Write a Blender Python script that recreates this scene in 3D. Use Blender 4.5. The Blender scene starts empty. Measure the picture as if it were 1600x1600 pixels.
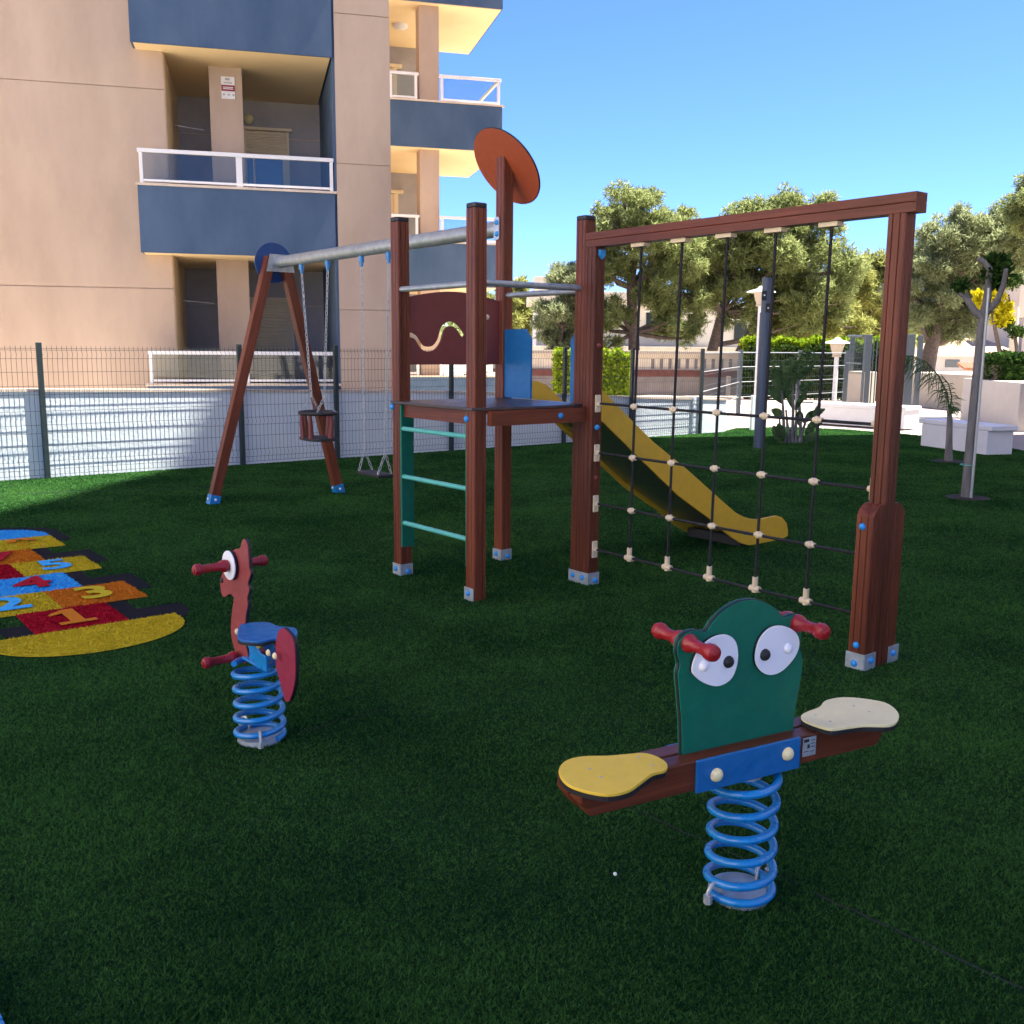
import bpy, math, random
import numpy as np
from mathutils import Vector, Matrix
random.seed(7); RNG = np.random.default_rng(11)
S = bpy.context.scene
COL = S.collection
R = math.radians

# ------------------------------------------------------------------ camera
CF, CP, CR, CH = 1541.56, 0.1647, 0.0083, 1.6        # focal (px of 1600), pitch, roll, height
cam_d = bpy.data.cameras.new('camera'); cam = bpy.data.objects.new('camera', cam_d); COL.objects.link(cam)
cam_d.sensor_width = 36; cam_d.lens = 36 * CF / 1600; cam_d.clip_end = 2000; cam_d.clip_start = .05
_cp, _sp, _cr, _sr = math.cos(CP), math.sin(CP), math.cos(CR), math.sin(CR)
_up0 = Vector((0, _sp, _cp)); _rt = Vector((1, 0, 0)) * _cr + _up0 * _sr; _up = Vector((-1, 0, 0)) * _sr + _up0 * _cr
_fw = Vector((0, _cp, -_sp))
m = Matrix((_rt, _up, -_fw)).transposed().to_4x4(); m.translation = Vector((0, 0, CH)); cam.matrix_world = m
S.camera = cam

# ------------------------------------------------------------------ light
SUNV = Vector((.4654, .110, 1.0)).normalized()          # towards the sun
SUN_EL = math.asin(SUNV.z); SUN_AZ = math.atan2(SUNV.x, SUNV.y)
world = bpy.data.worlds.new("World"); S.world = world; world.use_nodes = True
wn = world.node_tree; bg = wn.nodes['Background']
sky = wn.nodes.new('ShaderNodeTexSky'); sky.sky_type = 'NISHITA'; sky.sun_disc = False
sky.sun_elevation = SUN_EL; sky.sun_rotation = SUN_AZ; sky.air_density = .5; sky.dust_density = .1; sky.ozone_density = 3.0
tint = wn.nodes.new('ShaderNodeMix'); tint.data_type = 'RGBA'; tint.blend_type = 'MULTIPLY'; tint.inputs[0].default_value = 1
tint.inputs[7].default_value = (.48, .635, .96, 1)
wn.links.new(sky.outputs[0], tint.inputs[6]); wn.links.new(tint.outputs[2], bg.inputs[0]); bg.inputs[1].default_value = .096
sun_d = bpy.data.lights.new('sun', 'SUN'); sun = bpy.data.objects.new('sun', sun_d); COL.objects.link(sun)
sun_d.energy = 4.3; sun_d.angle = R(.5); sun_d.color = (1, .95, .86)
sun.rotation_euler = SUNV.to_track_quat('Z', 'Y').to_euler(); sun.location = (30, 15, 60)
S.view_settings.view_transform = 'Standard'; S.view_settings.look = 'None'
S.view_settings.exposure = 2.28; S.view_settings.gamma = 1
S.render.engine = 'CYCLES'
S.cycles.use_denoising = True; S.cycles.max_bounces = 10; S.cycles.diffuse_bounces = 8; S.cycles.transparent_max_bounces = 8
S.cycles.sample_clamp_indirect = 6

# ------------------------------------------------------------------ pixel -> place helpers (1600 px photograph)
def ray(x, y):
    return _rt * ((x - 800) / CF) + _up * ((800 - y) / CF) + _fw
def gz(x, y, z=0.):
    d = ray(x, y); return Vector((0, 0, CH)) + d * ((z - CH) / d.z)
def at(x, y, Y):
    d = ray(x, y); return Vector((0, 0, CH)) + d * (Y / d.y)
def on(x, y, P, n):
    d = ray(x, y); o = Vector((0, 0, CH)); return o + d * ((P - o).dot(n) / d.dot(n))

# ------------------------------------------------------------------ materials
def mat(name, col, rough=.6, metal=0., var=.0, vscale=8., bump=0., bscale=60., col2=None, spec=.5, stretch=None, coat=0., detail=4):
    mt = bpy.data.materials.new(name); mt.use_nodes = True; nt = mt.node_tree
    b = nt.nodes['Principled BSDF']; b.inputs['Base Color'].default_value = (*col, 1)
    b.inputs['Roughness'].default_value = rough; b.inputs['Metallic'].default_value = metal
    b.inputs['Specular IOR Level'].default_value = spec
    if coat: b.inputs['Coat Weight'].default_value = coat; b.inputs['Coat Roughness'].default_value = .15
    tc = nt.nodes.new('ShaderNodeTexCoord'); src = tc.outputs['Object']
    if stretch:
        mp = nt.nodes.new('ShaderNodeMapping'); mp.inputs['Scale'].default_value = stretch
        nt.links.new(src, mp.inputs[0]); src = mp.outputs[0]
    if var or col2:
        n = nt.nodes.new('ShaderNodeTexNoise'); n.inputs['Scale'].default_value = vscale; n.inputs['Detail'].default_value = detail + 2
        n.inputs['Roughness'].default_value = .62
        nt.links.new(src, n.inputs['Vector'])
        r = nt.nodes.new('ShaderNodeValToRGB'); r.color_ramp.elements[0].position = .32; r.color_ramp.elements[1].position = .7
        c2 = col2 or tuple(min(1, c * (1 + var)) for c in col); c1 = col if col2 else tuple(c * (1 - var) for c in col)
        r.color_ramp.elements[0].color = (*c1, 1); r.color_ramp.elements[1].color = (*c2, 1)
        nt.links.new(n.outputs['Fac'], r.inputs[0]); nt.links.new(r.outputs[0], b.inputs['Base Color'])
    if rough < .56 and not metal:
        nr = nt.nodes.new('ShaderNodeTexNoise'); nr.inputs['Scale'].default_value = 23; nr.inputs['Detail'].default_value = 8; nr.inputs['Roughness'].default_value = .7; nt.links.new(tc.outputs['Object'], nr.inputs['Vector'])
        rr_ = nt.nodes.new('ShaderNodeMapRange'); rr_.inputs[1].default_value = .3; rr_.inputs[2].default_value = .7; rr_.inputs[3].default_value = rough - .1; rr_.inputs[4].default_value = rough + .22
        nt.links.new(nr.outputs['Fac'], rr_.inputs[0]); nt.links.new(rr_.outputs[0], b.inputs['Roughness'])
    if bump:
        n2 = nt.nodes.new('ShaderNodeTexNoise'); n2.inputs['Scale'].default_value = bscale; n2.inputs['Detail'].default_value = 5
        nt.links.new(src, n2.inputs['Vector'])
        bp = nt.nodes.new('ShaderNodeBump'); bp.inputs['Strength'].default_value = bump; bp.inputs['Distance'].default_value = .01
        nt.links.new(n2.outputs['Fac'], bp.inputs['Height']); nt.links.new(bp.outputs[0], b.inputs['Normal'])
    return mt

def wood_mat(name, c1, c2, axis):
    mt = bpy.data.materials.new(name); mt.use_nodes = True; nt = mt.node_tree; b = nt.nodes['Principled BSDF']
    tc = nt.nodes.new('ShaderNodeTexCoord'); mp = nt.nodes.new('ShaderNodeMapping')
    rot = axis.to_track_quat('Z', 'Y').inverted().to_euler()
    mp.inputs['Rotation'].default_value = rot; nt.links.new(tc.outputs['Object'], mp.inputs[0])
    mp2 = nt.nodes.new('ShaderNodeMapping'); mp2.inputs['Scale'].default_value = (60, 60, 2.2); nt.links.new(mp.outputs[0], mp2.inputs[0])
    n = nt.nodes.new('ShaderNodeTexNoise'); n.inputs['Scale'].default_value = 1.; n.inputs['Detail'].default_value = 6; n.inputs['Roughness'].default_value = .65
    nt.links.new(mp2.outputs[0], n.inputs['Vector'])
    mp3 = nt.nodes.new('ShaderNodeMapping'); mp3.inputs['Scale'].default_value = (9, 9, .9); nt.links.new(mp.outputs[0], mp3.inputs[0])
    n3 = nt.nodes.new('ShaderNodeTexNoise'); n3.inputs['Scale'].default_value = 1.; n3.inputs['Detail'].default_value = 3
    nt.links.new(mp3.outputs[0], n3.inputs['Vector'])
    mx = nt.nodes.new('ShaderNodeMath'); mx.operation = 'ADD'; nt.links.new(n.outputs['Fac'], mx.inputs[0]); nt.links.new(n3.outputs['Fac'], mx.inputs[1])
    r = nt.nodes.new('ShaderNodeValToRGB'); r.color_ramp.elements[0].position = .34; r.color_ramp.elements[1].position = .68
    hf = nt.nodes.new('ShaderNodeMath'); hf.operation = 'MULTIPLY'; hf.inputs[1].default_value = .5; nt.links.new(mx.outputs[0], hf.inputs[0])
    oi = nt.nodes.new('ShaderNodeObjectInfo'); ov = nt.nodes.new('ShaderNodeMapRange'); ov.inputs[3].default_value = -.09; ov.inputs[4].default_value = .09
    nt.links.new(oi.outputs['Random'], ov.inputs[0]); oa = nt.nodes.new('ShaderNodeMath'); oa.operation = 'ADD'; nt.links.new(hf.outputs[0], oa.inputs[0]); nt.links.new(ov.outputs[0], oa.inputs[1])
    r.color_ramp.elements[0].color = (*c1, 1); r.color_ramp.elements[1].color = (*c2, 1); nt.links.new(oa.outputs[0], r.inputs[0])
    mid = r.color_ramp.elements.new(.5); mid.color = (*[(a * .55 + b * .45) for a, b in zip(c1, c2)], 1)
    nt.links.new(r.outputs[0], b.inputs['Base Color']); b.inputs['Roughness'].default_value = .42; b.inputs['Specular IOR Level'].default_value = .28
    bp = nt.nodes.new('ShaderNodeBump'); bp.inputs['Strength'].default_value = .25; bp.inputs['Distance'].default_value = .003
    nt.links.new(n.outputs['Fac'], bp.inputs['Height']); nt.links.new(bp.outputs[0], b.inputs['Normal'])
    return mt

U = Vector((.613, -.790, 0)).normalized(); V = Vector((.790, .613, 0)).normalized(); Z = Vector((0, 0, 1))
WD = [(.080, .020, .009), (.215, .056, .026)]
M = {}
M['wood_up'] = wood_mat('stained wood upright', *WD, Z)
M['wood_u'] = wood_mat('stained wood along net', *WD, U)
M['wood_v'] = wood_mat('stained wood across', *WD, V)
M['steel'] = mat('galvanised steel', (.36, .40, .41), .42, .55, .18, 14, .1, 90)
M['shoe'] = mat('zinc shoe', (.42, .48, .52), .4, .45, .2, 20)
M['inox'] = mat('slide steel', (.45, .47, .45), .3, .95, .08, 20)
M['blue'] = mat('blue panel plastic', (.003, .125, .36), .42, 0, .08, 30, .12, 300)
M['bluebolt'] = mat('blue bolt cap', (.015, .27, .68), .3)
M['bluespring'] = mat('blue spring coating', (.005, .20, .52), .28, 0, .10, 10, coat=.4)
M['teal'] = mat('teal coating', (.10, .45, .39), .35, 0, .06, 10)
M['green'] = mat('green panel plastic', (.002, .135, .082), .45, 0, .07, 20, .12, 300, spec=.3)
M['black'] = mat('black plastic', (.012, .012, .014), .45)
M['rope'] = mat('black rope', (.010, .010, .012), .75, 0, .3, 200, .5, 400)
M['yellow'] = mat('yellow panel plastic', (.66, .40, .03), .42, 0, .07, 12, .12, 300)
M['seatyellow'] = mat('yellow seat plastic', (.78, .53, .045), .5, 0, .05, 12, .3, 500)
M['seatcream'] = mat('cream seat plastic', (.82, .73, .40), .5, 0, .05, 12, .3, 500)
M['maroon'] = mat('maroon panel plastic', (.16, .032, .026), .45, 0, .06, 12, .12, 300)
M['orangedisc'] = mat('rust orange plastic', (.34, .068, .026), .45, 0, .05, 10, .1, 300)
M['beige'] = mat('beige connector plastic', (.66, .54, .36), .5)
M['red'] = mat('red handle plastic', (.27, .009, .015), .34)
M['redpanel'] = mat('dull red panel plastic', (.25, .038, .040), .42, 0, .07, 12, .12, 300)
M['winered'] = mat('wine red panel plastic', (.24, .012, .042), .42, 0, .07, 12, .12, 300)
M['white'] = mat('white plastic', (.82, .84, .88), .35)
M['glint'] = mat('bright white plastic', (.85, .86, .88), .3)
M['rubber'] = mat('black rubber', (.018, .016, .017), .6, 0, .2, 30)
M['whitepaint'] = mat('white painted metal', (.74, .74, .74), .4)
M['stucco'] = mat('cream stucco', (.415, .310, .232), .9, 0, .0, .8, .35, 130, col2=(.52, .397, .303), stretch=(1.5, 1.5, .55), detail=8)
M['stuccodeep'] = mat('ochre stucco', (.86, .66, .37), .9, 0, 0, 1.2, .3, 130, col2=(.90, .71, .42))  # warm bounced light inside the loggias is put into this colour
M['bluewall'] = mat('blue grey stucco', (.042, .084, .16), .9, 0, 0, 1.2, .35, 130, col2=(.075, .125, .21), stretch=(1.4, 1.4, .6), detail=8)
M['darkwall'] = mat('slate grey render', (.38, .37, .39), .85, 0, .12, 2, .25, 120)
M['sill'] = mat('stone sill', (.60, .50, .40), .6, 0, .1, 6)
M['shutter'] = mat('cream shutter', (.80, .68, .47), .5, 0, .05, 3)
M['wallwhite'] = mat('white painted wall', (.58, .65, .68), .85, 0, 0, 1.4, .5, 25, col2=(.67, .73, .75))
M['fencegreen'] = mat('dark green fence coating', (.014, .028, .030), .45)
M['fencewire'] = mat('fence wire coating', (.035, .042, .042), .45)
M['fencegrey'] = mat('blue grey fence coating', (.085, .11, .13), .45)
M['galv'] = mat('bare galvanised wire', (.45, .47, .46), .4, .4)
M['lampgrey'] = mat('anthracite lamp coating', (.055, .085, .13), .4)
M['bench'] = mat('white bench paint', (.74, .76, .80), .7, 0, .04, 4, .15, 60)
M['brightwall'] = mat('white sunlit render', (.80, .74, .66), .9, 0, .04, 1, .2, 60)  # high tone chosen to bounce light onto the shaded playground
M['planter'] = mat('pale planter render', (.48, .45, .42), .9, 0, .06, 2, .3, 90)
M['creamwall'] = mat('warm cream render', (.50, .43, .34), .9, 0, .06, 2, .3, 90)
M['villa'] = mat('villa white render', (.66, .61, .54), .9, 0, .05, 1, .2, 60)
M['villastone'] = mat('villa pale stone', (.56, .50, .40), .9, 0, .14, 3, .3, 30)
M['villawall'] = mat('grey boundary blocks', (.17, .15, .15), .9, 0, .2, 2, .3, 30)
M['terracotta'] = mat('terracotta tiles', (.36, .15, .08), .8, 0, .25, 5, .5, 30)
M['redbrown'] = mat('red brown coping', (.11, .035, .028), .8, 0, .3, 4)
M['bark'] = mat('pine bark', (.13, .095, .075), .9, 0, .4, 9, .8, 30)
M['greybark'] = mat('pale grey bark', (.17, .16, .15), .9, 0, .3, 14, .6, 50, stretch=(1, 1, .3))
M['soil'] = mat('dark soil', (.022, .016, .012), .95, 0, .4, 30, .8, 60)
M['glassdark'] = mat('window glass', (.03, .04, .05), .06, 0, spec=.9)
M['litter'] = mat('white scrap', (.8, .8, .8), .6)

def leaf_mat(name, c1, c2, trans=.25, patch=0):
    mt = bpy.data.materials.new(name); mt.use_nodes = True; nt = mt.node_tree; nt.nodes.clear()
    out = nt.nodes.new('ShaderNodeOutputMaterial'); g = nt.nodes.new('ShaderNodeNewGeometry')
    r = nt.nodes.new('ShaderNodeValToRGB'); r.color_ramp.elements[0].color = (*c1, 1); r.color_ramp.elements[1].color = (*c2, 1)
    nt.links.new(g.outputs['Random Per Island'], r.inputs[0])
    if patch:
        nz = nt.nodes.new('ShaderNodeTexNoise'); nz.inputs['Scale'].default_value = patch; nz.inputs['Detail'].default_value = 6; nz.inputs['Roughness'].default_value = .65
        nt.links.new(g.outputs['Position'], nz.inputs['Vector']); mr = nt.nodes.new('ShaderNodeMapRange'); mr.inputs[1].default_value = .3; mr.inputs[2].default_value = .7; mr.inputs[3].default_value = -.42; mr.inputs[4].default_value = .36
        nt.links.new(nz.outputs['Fac'], mr.inputs[0]); ad = nt.nodes.new('ShaderNodeMath'); ad.operation = 'ADD'; ad.use_clamp = True
        nt.links.new(g.outputs['Random Per Island'], ad.inputs[0]); nt.links.new(mr.outputs[0], ad.inputs[1]); nt.links.new(ad.outputs[0], r.inputs[0])
    d = nt.nodes.new('ShaderNodeBsdfDiffuse'); t = nt.nodes.new('ShaderNodeBsdfTranslucent'); mx = nt.nodes.new('ShaderNodeMixShader')
    nt.links.new(r.outputs[0], d.inputs[0]); nt.links.new(r.outputs[0], t.inputs[0]); mx.inputs[0].default_value = trans
    nt.links.new(d.outputs[0], mx.inputs[1]); nt.links.new(t.outputs[0], mx.inputs[2]); nt.links.new(mx.outputs[0], out.inputs[0])
    return mt
M['pine'] = leaf_mat('pine needles', (.14, .175, .062), (.41, .45, .18), .6)
M['pinegrey'] = leaf_mat('grey green leaves', (.16, .19, .095), (.42, .455, .235), .6)
M['pineyellow'] = leaf_mat('yellow green needles', (.18, .20, .05), (.47, .47, .16), .6)
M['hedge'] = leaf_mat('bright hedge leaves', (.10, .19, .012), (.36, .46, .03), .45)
M['hedgedark'] = leaf_mat('deep hedge leaves', (.02, .045, .012), (.08, .13, .03), .3)  # shade on the long hedge front is put into this darker leaf colour
M['mimosa'] = leaf_mat('yellow blossom', (.45, .38, .01), (.76, .68, .03), .3)
M['palm'] = leaf_mat('palm leaves', (.04, .085, .032), (.13, .20, .08), .35)
M['bushdark'] = leaf_mat('dark bush leaves', (.018, .045, .012), (.06, .12, .025), .25)

def turf_mat():
    mt = bpy.data.materials.new('artificial turf'); mt.use_nodes = True; nt = mt.node_tree; b = nt.nodes['Principled BSDF']
    tc = nt.nodes.new('ShaderNodeTexCoord')
    def noise(sc, det=4, rough=.6):
        n = nt.nodes.new('ShaderNodeTexNoise'); n.inputs['Scale'].default_value = sc; n.inputs['Detail'].default_value = det; n.inputs['Roughness'].default_value = rough
        nt.links.new(tc.outputs['Object'], n.inputs['Vector']); return n
    big, fine = noise(1.1, 5), noise(85, 3, .7)
    r1 = nt.nodes.new('ShaderNodeValToRGB'); e = r1.color_ramp.elements; e[0].position = .3; e[1].position = .72
    e[0].color = (.010, .042, .012, 1); e[1].color = (.018, .062, .020, 1); nt.links.new(big.outputs['Fac'], r1.inputs[0])
    r2 = nt.nodes.new('ShaderNodeValToRGB'); e = r2.color_ramp.elements; e[0].position = .36; e[1].position = .66
    e[0].color = (.32, .32, .34, 1); e[1].color = (1.45, 1.45, 1.35, 1); nt.links.new(fine.outputs['Fac'], r2.inputs[0])
    mx = nt.nodes.new('ShaderNodeMix'); mx.data_type = 'RGBA'; mx.blend_type = 'MULTIPLY'; mx.inputs[0].default_value = 1
    nt.links.new(r1.outputs[0], mx.inputs[6]); nt.links.new(r2.outputs[0], mx.inputs[7]); nt.links.new(mx.outputs[2], b.inputs['Base Color'])
    b.inputs['Roughness'].default_value = .9; b.inputs['Specular IOR Level'].default_value = .15
    bp = nt.nodes.new('ShaderNodeBump'); bp.inputs['Strength'].default_value = .8; bp.inputs['Distance'].default_value = .02
    nt.links.new(fine.outputs['Fac'], bp.inputs['Height']); nt.links.new(bp.outputs[0], b.inputs['Normal'])
    return mt
M['turf'] = turf_mat()
M['blade'] = leaf_mat('turf fibre', (.011, .050, .016), (.074, .198, .043), .45, .8)
M['seam'] = mat('turf seam shadow line', (.006, .02, .006), .95)

def brick_mat(name, c1, c2, cm, sc):
    mt = bpy.data.materials.new(name); mt.use_nodes = True; nt = mt.node_tree; b = nt.nodes['Principled BSDF']
    tc = nt.nodes.new('ShaderNodeTexCoord'); mp = nt.nodes.new('ShaderNodeMapping'); mp.inputs['Rotation'].default_value = (0, 0, R(38)); nt.links.new(tc.outputs['Object'], mp.inputs[0])
    k = nt.nodes.new('ShaderNodeTexBrick'); k.inputs['Color1'].default_value = (*c1, 1); k.inputs['Color2'].default_value = (*c2, 1); k.inputs['Mortar'].default_value = (*cm, 1)
    k.inputs['Scale'].default_value = sc; k.inputs['Mortar Size'].default_value = .015; nt.links.new(mp.outputs[0], k.inputs['Vector'])
    nt.links.new(k.outputs['Color'], b.inputs['Base Color']); b.inputs['Roughness'].default_value = .9
    return mt
M['paving'] = brick_mat('plaza paving', (.36, .30, .255), (.31, .265, .23), (.21, .185, .16), 2.)
M['street'] = mat('pinkish street concrete', (.34, .265, .22), .9, 0, .12, .6, .2, 20)
M['ground'] = mat('pale dusty ground', (.68, .58, .46), .95, 0, .12, .3)
def glass_mat(name, tint, fac):
    mt = bpy.data.materials.new(name); mt.use_nodes = True; nt = mt.node_tree; nt.nodes.clear()
    out = nt.nodes.new('ShaderNodeOutputMaterial'); t = nt.nodes.new('ShaderNodeBsdfTransparent'); t.inputs[0].default_value = (*tint, 1)
    g = nt.nodes.new('ShaderNodeBsdfGlossy'); g.inputs['Roughness'].default_value = .05; mx = nt.nodes.new('ShaderNodeMixShader')
    fr = nt.nodes.new('ShaderNodeFresnel'); fr.inputs[0].default_value = 1.5; nt.links.new(fr.outputs[0], mx.inputs[0])
    nt.links.new(t.outputs[0], mx.inputs[1]); nt.links.new(g.outputs[0], mx.inputs[2]); nt.links.new(mx.outputs[0], out.inputs[0])
    return mt
M['railglass'] = glass_mat('balcony glass', (.80, .85, .84), .1)

# ------------------------------------------------------------------ mesh builder
class MB:
    def __init__(s): s.v = []; s.f = []
    def add(s, vs, fs):
        k = len(s.v); s.v += [Vector(p) for p in vs]; s.f += [tuple(i + k for i in f) for f in fs]; return s
    def box(s, o, ex, ey, ez):
        o, ex, ey, ez = map(Vector, (o, ex, ey, ez))
        vs = [o, o + ex, o + ex + ey, o + ey]; vs += [p + ez for p in vs]
        fs = [(0, 3, 2, 1), (4, 5, 6, 7), (0, 1, 5, 4), (1, 2, 6, 5), (2, 3, 7, 6), (3, 0, 4, 7)]
        if ex.cross(ey).dot(ez) < 0: fs = [f[::-1] for f in fs]
        return s.add(vs, fs)
    def prism(s, poly, t):
        t = Vector(t); poly = [Vector(p) for p in poly]; n = len(poly)
        vs = poly + [p + t for p in poly]
        fs = [tuple(range(n))[::-1], tuple(range(n, 2 * n))] + [(i, (i + 1) % n, n + (i + 1) % n, n + i) for i in range(n)]
        ar = Vector((0, 0, 0))
        for i in range(n): ar += poly[i].cross(poly[(i + 1) % n])
        if ar.dot(t) < 0: fs = [f[::-1] for f in fs]
        return s.add(vs, fs)
    def tube(s, path, r, n=8, caps=True, closed=False):
        path = [Vector(p) for p in path]; k = len(path); vs = []; ref = None
        rs = r if isinstance(r, (list, tuple)) else [r] * k
        for i, p in enumerate(path):
            a = path[(i - 1) % k] if (closed or i) else p; b = path[(i + 1) % k] if (closed or i < k - 1) else p
            t = (b - a).normalized()
            if ref is None: ref = t.orthogonal().normalized()
            ref = (ref - t * ref.dot(t)); ref = ref.normalized() if ref.length > 1e-6 else t.orthogonal().normalized()
            bi = t.cross(ref)
            for j in range(n):
                an = 2 * math.pi * j / n; vs.append(p + (ref * math.cos(an) + bi * math.sin(an)) * rs[i])
        fs = []
        for i in range(k if closed else k - 1):
            i2 = (i + 1) % k
            for j in range(n): fs.append((i * n + j, i * n + (j + 1) % n, i2 * n + (j + 1) % n, i2 * n + j))
        if caps and not closed: fs += [tuple(range(n))[::-1], tuple((k - 1) * n + j for j in range(n))]
        return s.add(vs, fs)
    def lathe(s, o, axis, prof, n=20):
        o = Vector(o); ax = Vector(axis).normalized(); rf = ax.orthogonal().normalized(); bi = ax.cross(rf); vs = []
        for d, r in prof:
            for j in range(n):
                an = 2 * math.pi * j / n; vs.append(o + ax * d + (rf * math.cos(an) + bi * math.sin(an)) * max(r, 1e-4))
        fs = []
        for i in range(len(prof) - 1):
            for j in range(n): fs.append((i * n + j, i * n + (j + 1) % n, (i + 1) * n + (j + 1) % n, (i + 1) * n + j))
        fs += [tuple(range(n))[::-1], tuple((len(prof) - 1) * n + j for j in range(n))]
        return s.add(vs, fs)
    def dome(s, o, axis, r, h=None, n=12):
        h = h or r; k = 5
        return s.lathe(o, axis, [(h * math.sin(i * math.pi / 2 / k), r * math.cos(i * math.pi / 2 / k)) for i in range(k + 1)], n)
    def ball(s, o, r, n=10):
        k = 7; return s.lathe(o, (0, 0, 1), [(-r * math.cos(i * math.pi / k), r * math.sin(i * math.pi / k)) for i in range(k + 1)], n)
    def build(s, name, mt, parent=None, smooth=0, bevel=0., loc=None):
        me = bpy.data.meshes.new(name)
        off = WL[parent] if parent is not None else Vector(loc or (0, 0, 0))
        me.from_pydata([p - off for p in s.v], [], s.f)
        o = bpy.data.objects.new(name, me); COL.objects.link(o)
        if parent is not None: o.parent = parent; WL[o] = off
        else: o.location = off; WL[o] = off
        me.materials.append(M[mt] if isinstance(mt, str) else mt)
        if smooth:
            me.shade_smooth(); me.set_sharp_from_angle(angle=R(smooth))
        if bevel:
            b = o.modifiers.new('bevel', 'BEVEL'); b.width = bevel; b.segments = 2; b.limit_method = 'ANGLE'; b.angle_limit = R(40)
        return o
WL = {}
def thing(name, label, cat, loc, group=None):
    o = bpy.data.objects.new(name, None); COL.objects.link(o); o.location = loc; o.empty_display_size = .2
    WL[o] = Vector(loc); o['label'] = label; o['category'] = cat
    if group: o['group'] = group
    return o
def tag(o, label, cat, group=None):
    o['label'] = label; o['category'] = cat
    if group: o['group'] = group
    return o
def struct(o, kind='structure'): o['kind'] = kind; return o
def np_mesh(name, verts, k, mt, parent=None):
    """verts: (n*k,3) array, faces of k consecutive verts"""
    n = len(verts) // k; me = bpy.data.meshes.new(name)
    off = WL[parent] if parent is not None else Vector((0, 0, 0))
    v = (verts - np.array(off)).astype(np.float32)
    me.vertices.add(len(v)); me.vertices.foreach_set('co', v.ravel())
    me.loops.add(n * k); me.loops.foreach_set('vertex_index', np.arange(n * k, dtype=np.int32))
    me.polygons.add(n); me.polygons.foreach_set('loop_start', np.arange(0, n * k, k, dtype=np.int32))
    me.update(); me.validate()
    o = bpy.data.objects.new(name, me); COL.objects.link(o); me.materials.append(M[mt]); WL[o] = off
    if parent is not None: o.parent = parent
    return o

# ------------------------------------------------------------------ frames
P2 = Vector((-.2375, 6.1135, 0))                     # near corner of the front tower post
def T(a, b, z=0.): return P2 + U * a + V * b + Z * z
W = .095; SP = .889
def pxb(x, y, b): return on(x, y, P2 + V * b, V)
def pxa(x, y, a): return on(x, y, P2 + U * a, U)
FU = Vector((.968, .2509, 0)).normalized(); FN = Vector((-FU.y, FU.x, 0)); FQ = at(370, 296, 15.4); FQ.z = 0
def B(s, t, z): return FQ + FU * s + FN * t + Z * z

# ================================================================== GROUND
g = MB(); g.add([(-1500, -1500, -.06), (1500, -1500, -.06), (1500, 1500, -.06), (-1500, 1500, -.06)], [(0, 1, 2, 3)])
struct(g.build('ground', 'ground'))
lawn_out = [T(14, -9), T(14, 6), Vector((9.6, 5, 0)), Vector((8.6, 13.5, 0)), Vector((8.35, 17.5, 0)), gz(1450, 682), gz(1400, 677), gz(1320, 671), gz(1230, 667), gz(1190, 668), gz(1150, 669), T(-7.86, 11.6), T(-7.86, -9)]
# gently uneven turf sheet
def in_poly(x, y, poly):
    c = False; n = len(poly)
    for i in range(n):
        x1, y1, x2, y2 = poly[i][0], poly[i][1], poly[i - 1][0], poly[i - 1][1]
        if (y1 > y) != (y2 > y) and x < (x2 - x1) * (y - y1) / (y2 - y1) + x1: c = not c
    return c
lw = MB(); lw.prism([p - Z * .05 for p in lawn_out], Z * .05)
struct(lw.build('lawn', 'turf'))
pv = MB(); pv.add([(2, 16, -.03), (24, 8, -.03), (24, 31, -.03), (9, 33, -.03), (4.2, 22, -.03)], [(0, 1, 2, 3, 4)])
struct(pv.build('plaza_paving', 'paving'))
st = MB(); st.add([(-12, 24.0, -.045), (4.0, 24.4, -.045), (8.5, 33.2, -.045), (20, 33.5, -.045), (20, 33.9, -.045), (-30, 33.9, -.045), (-30, 24, -.045)], [(0, 1, 2, 3, 4, 5, 6)])
struct(st.build('street', 'street'))
# seams between turf rolls
sm = MB(); SEAMS = []
def strip(pts, w):
    for i in range(len(pts) - 1):
        a, b = Vector(pts[i]), Vector(pts[i + 1]); SEAMS.append((a, b, w * 1.9)); d = (b - a).normalized(); n = Vector((-d.y, d.x, 0)) * w
        sm.add([a - n + Z * .004, b - n + Z * .004, b + n + Z * .004, a + n + Z * .004], [(0, 1, 2, 3)])
def wob(a, b, k=14, am=.012):
    out = []
    for i in range(k + 1):
        p = a.lerp(b, i / k); out.append(p + Vector((random.uniform(-am, am), random.uniform(-am, am), 0)))
    return out
strip(wob(gz(985, 1262), gz(1250, 1385), 14, .006), .004); strip(wob(gz(1270, 1395), gz(1600, 1548), 14, .006), .006)
strip(wob(gz(0, 772), gz(330, 762), 18, .01), .012); strip(wob(gz(330, 762), gz(612, 756), 18, .01), .010)
strip(wob(gz(640, 748), gz(900, 748), 16, .01), .008); strip(wob(gz(940, 755), gz(1600, 858), 30, .012), .007)
strip(wob(gz(470, 1145), gz(605, 1108), 10, .006), .004)
struct(sm.build('turf_seam', 'seam'))

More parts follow.
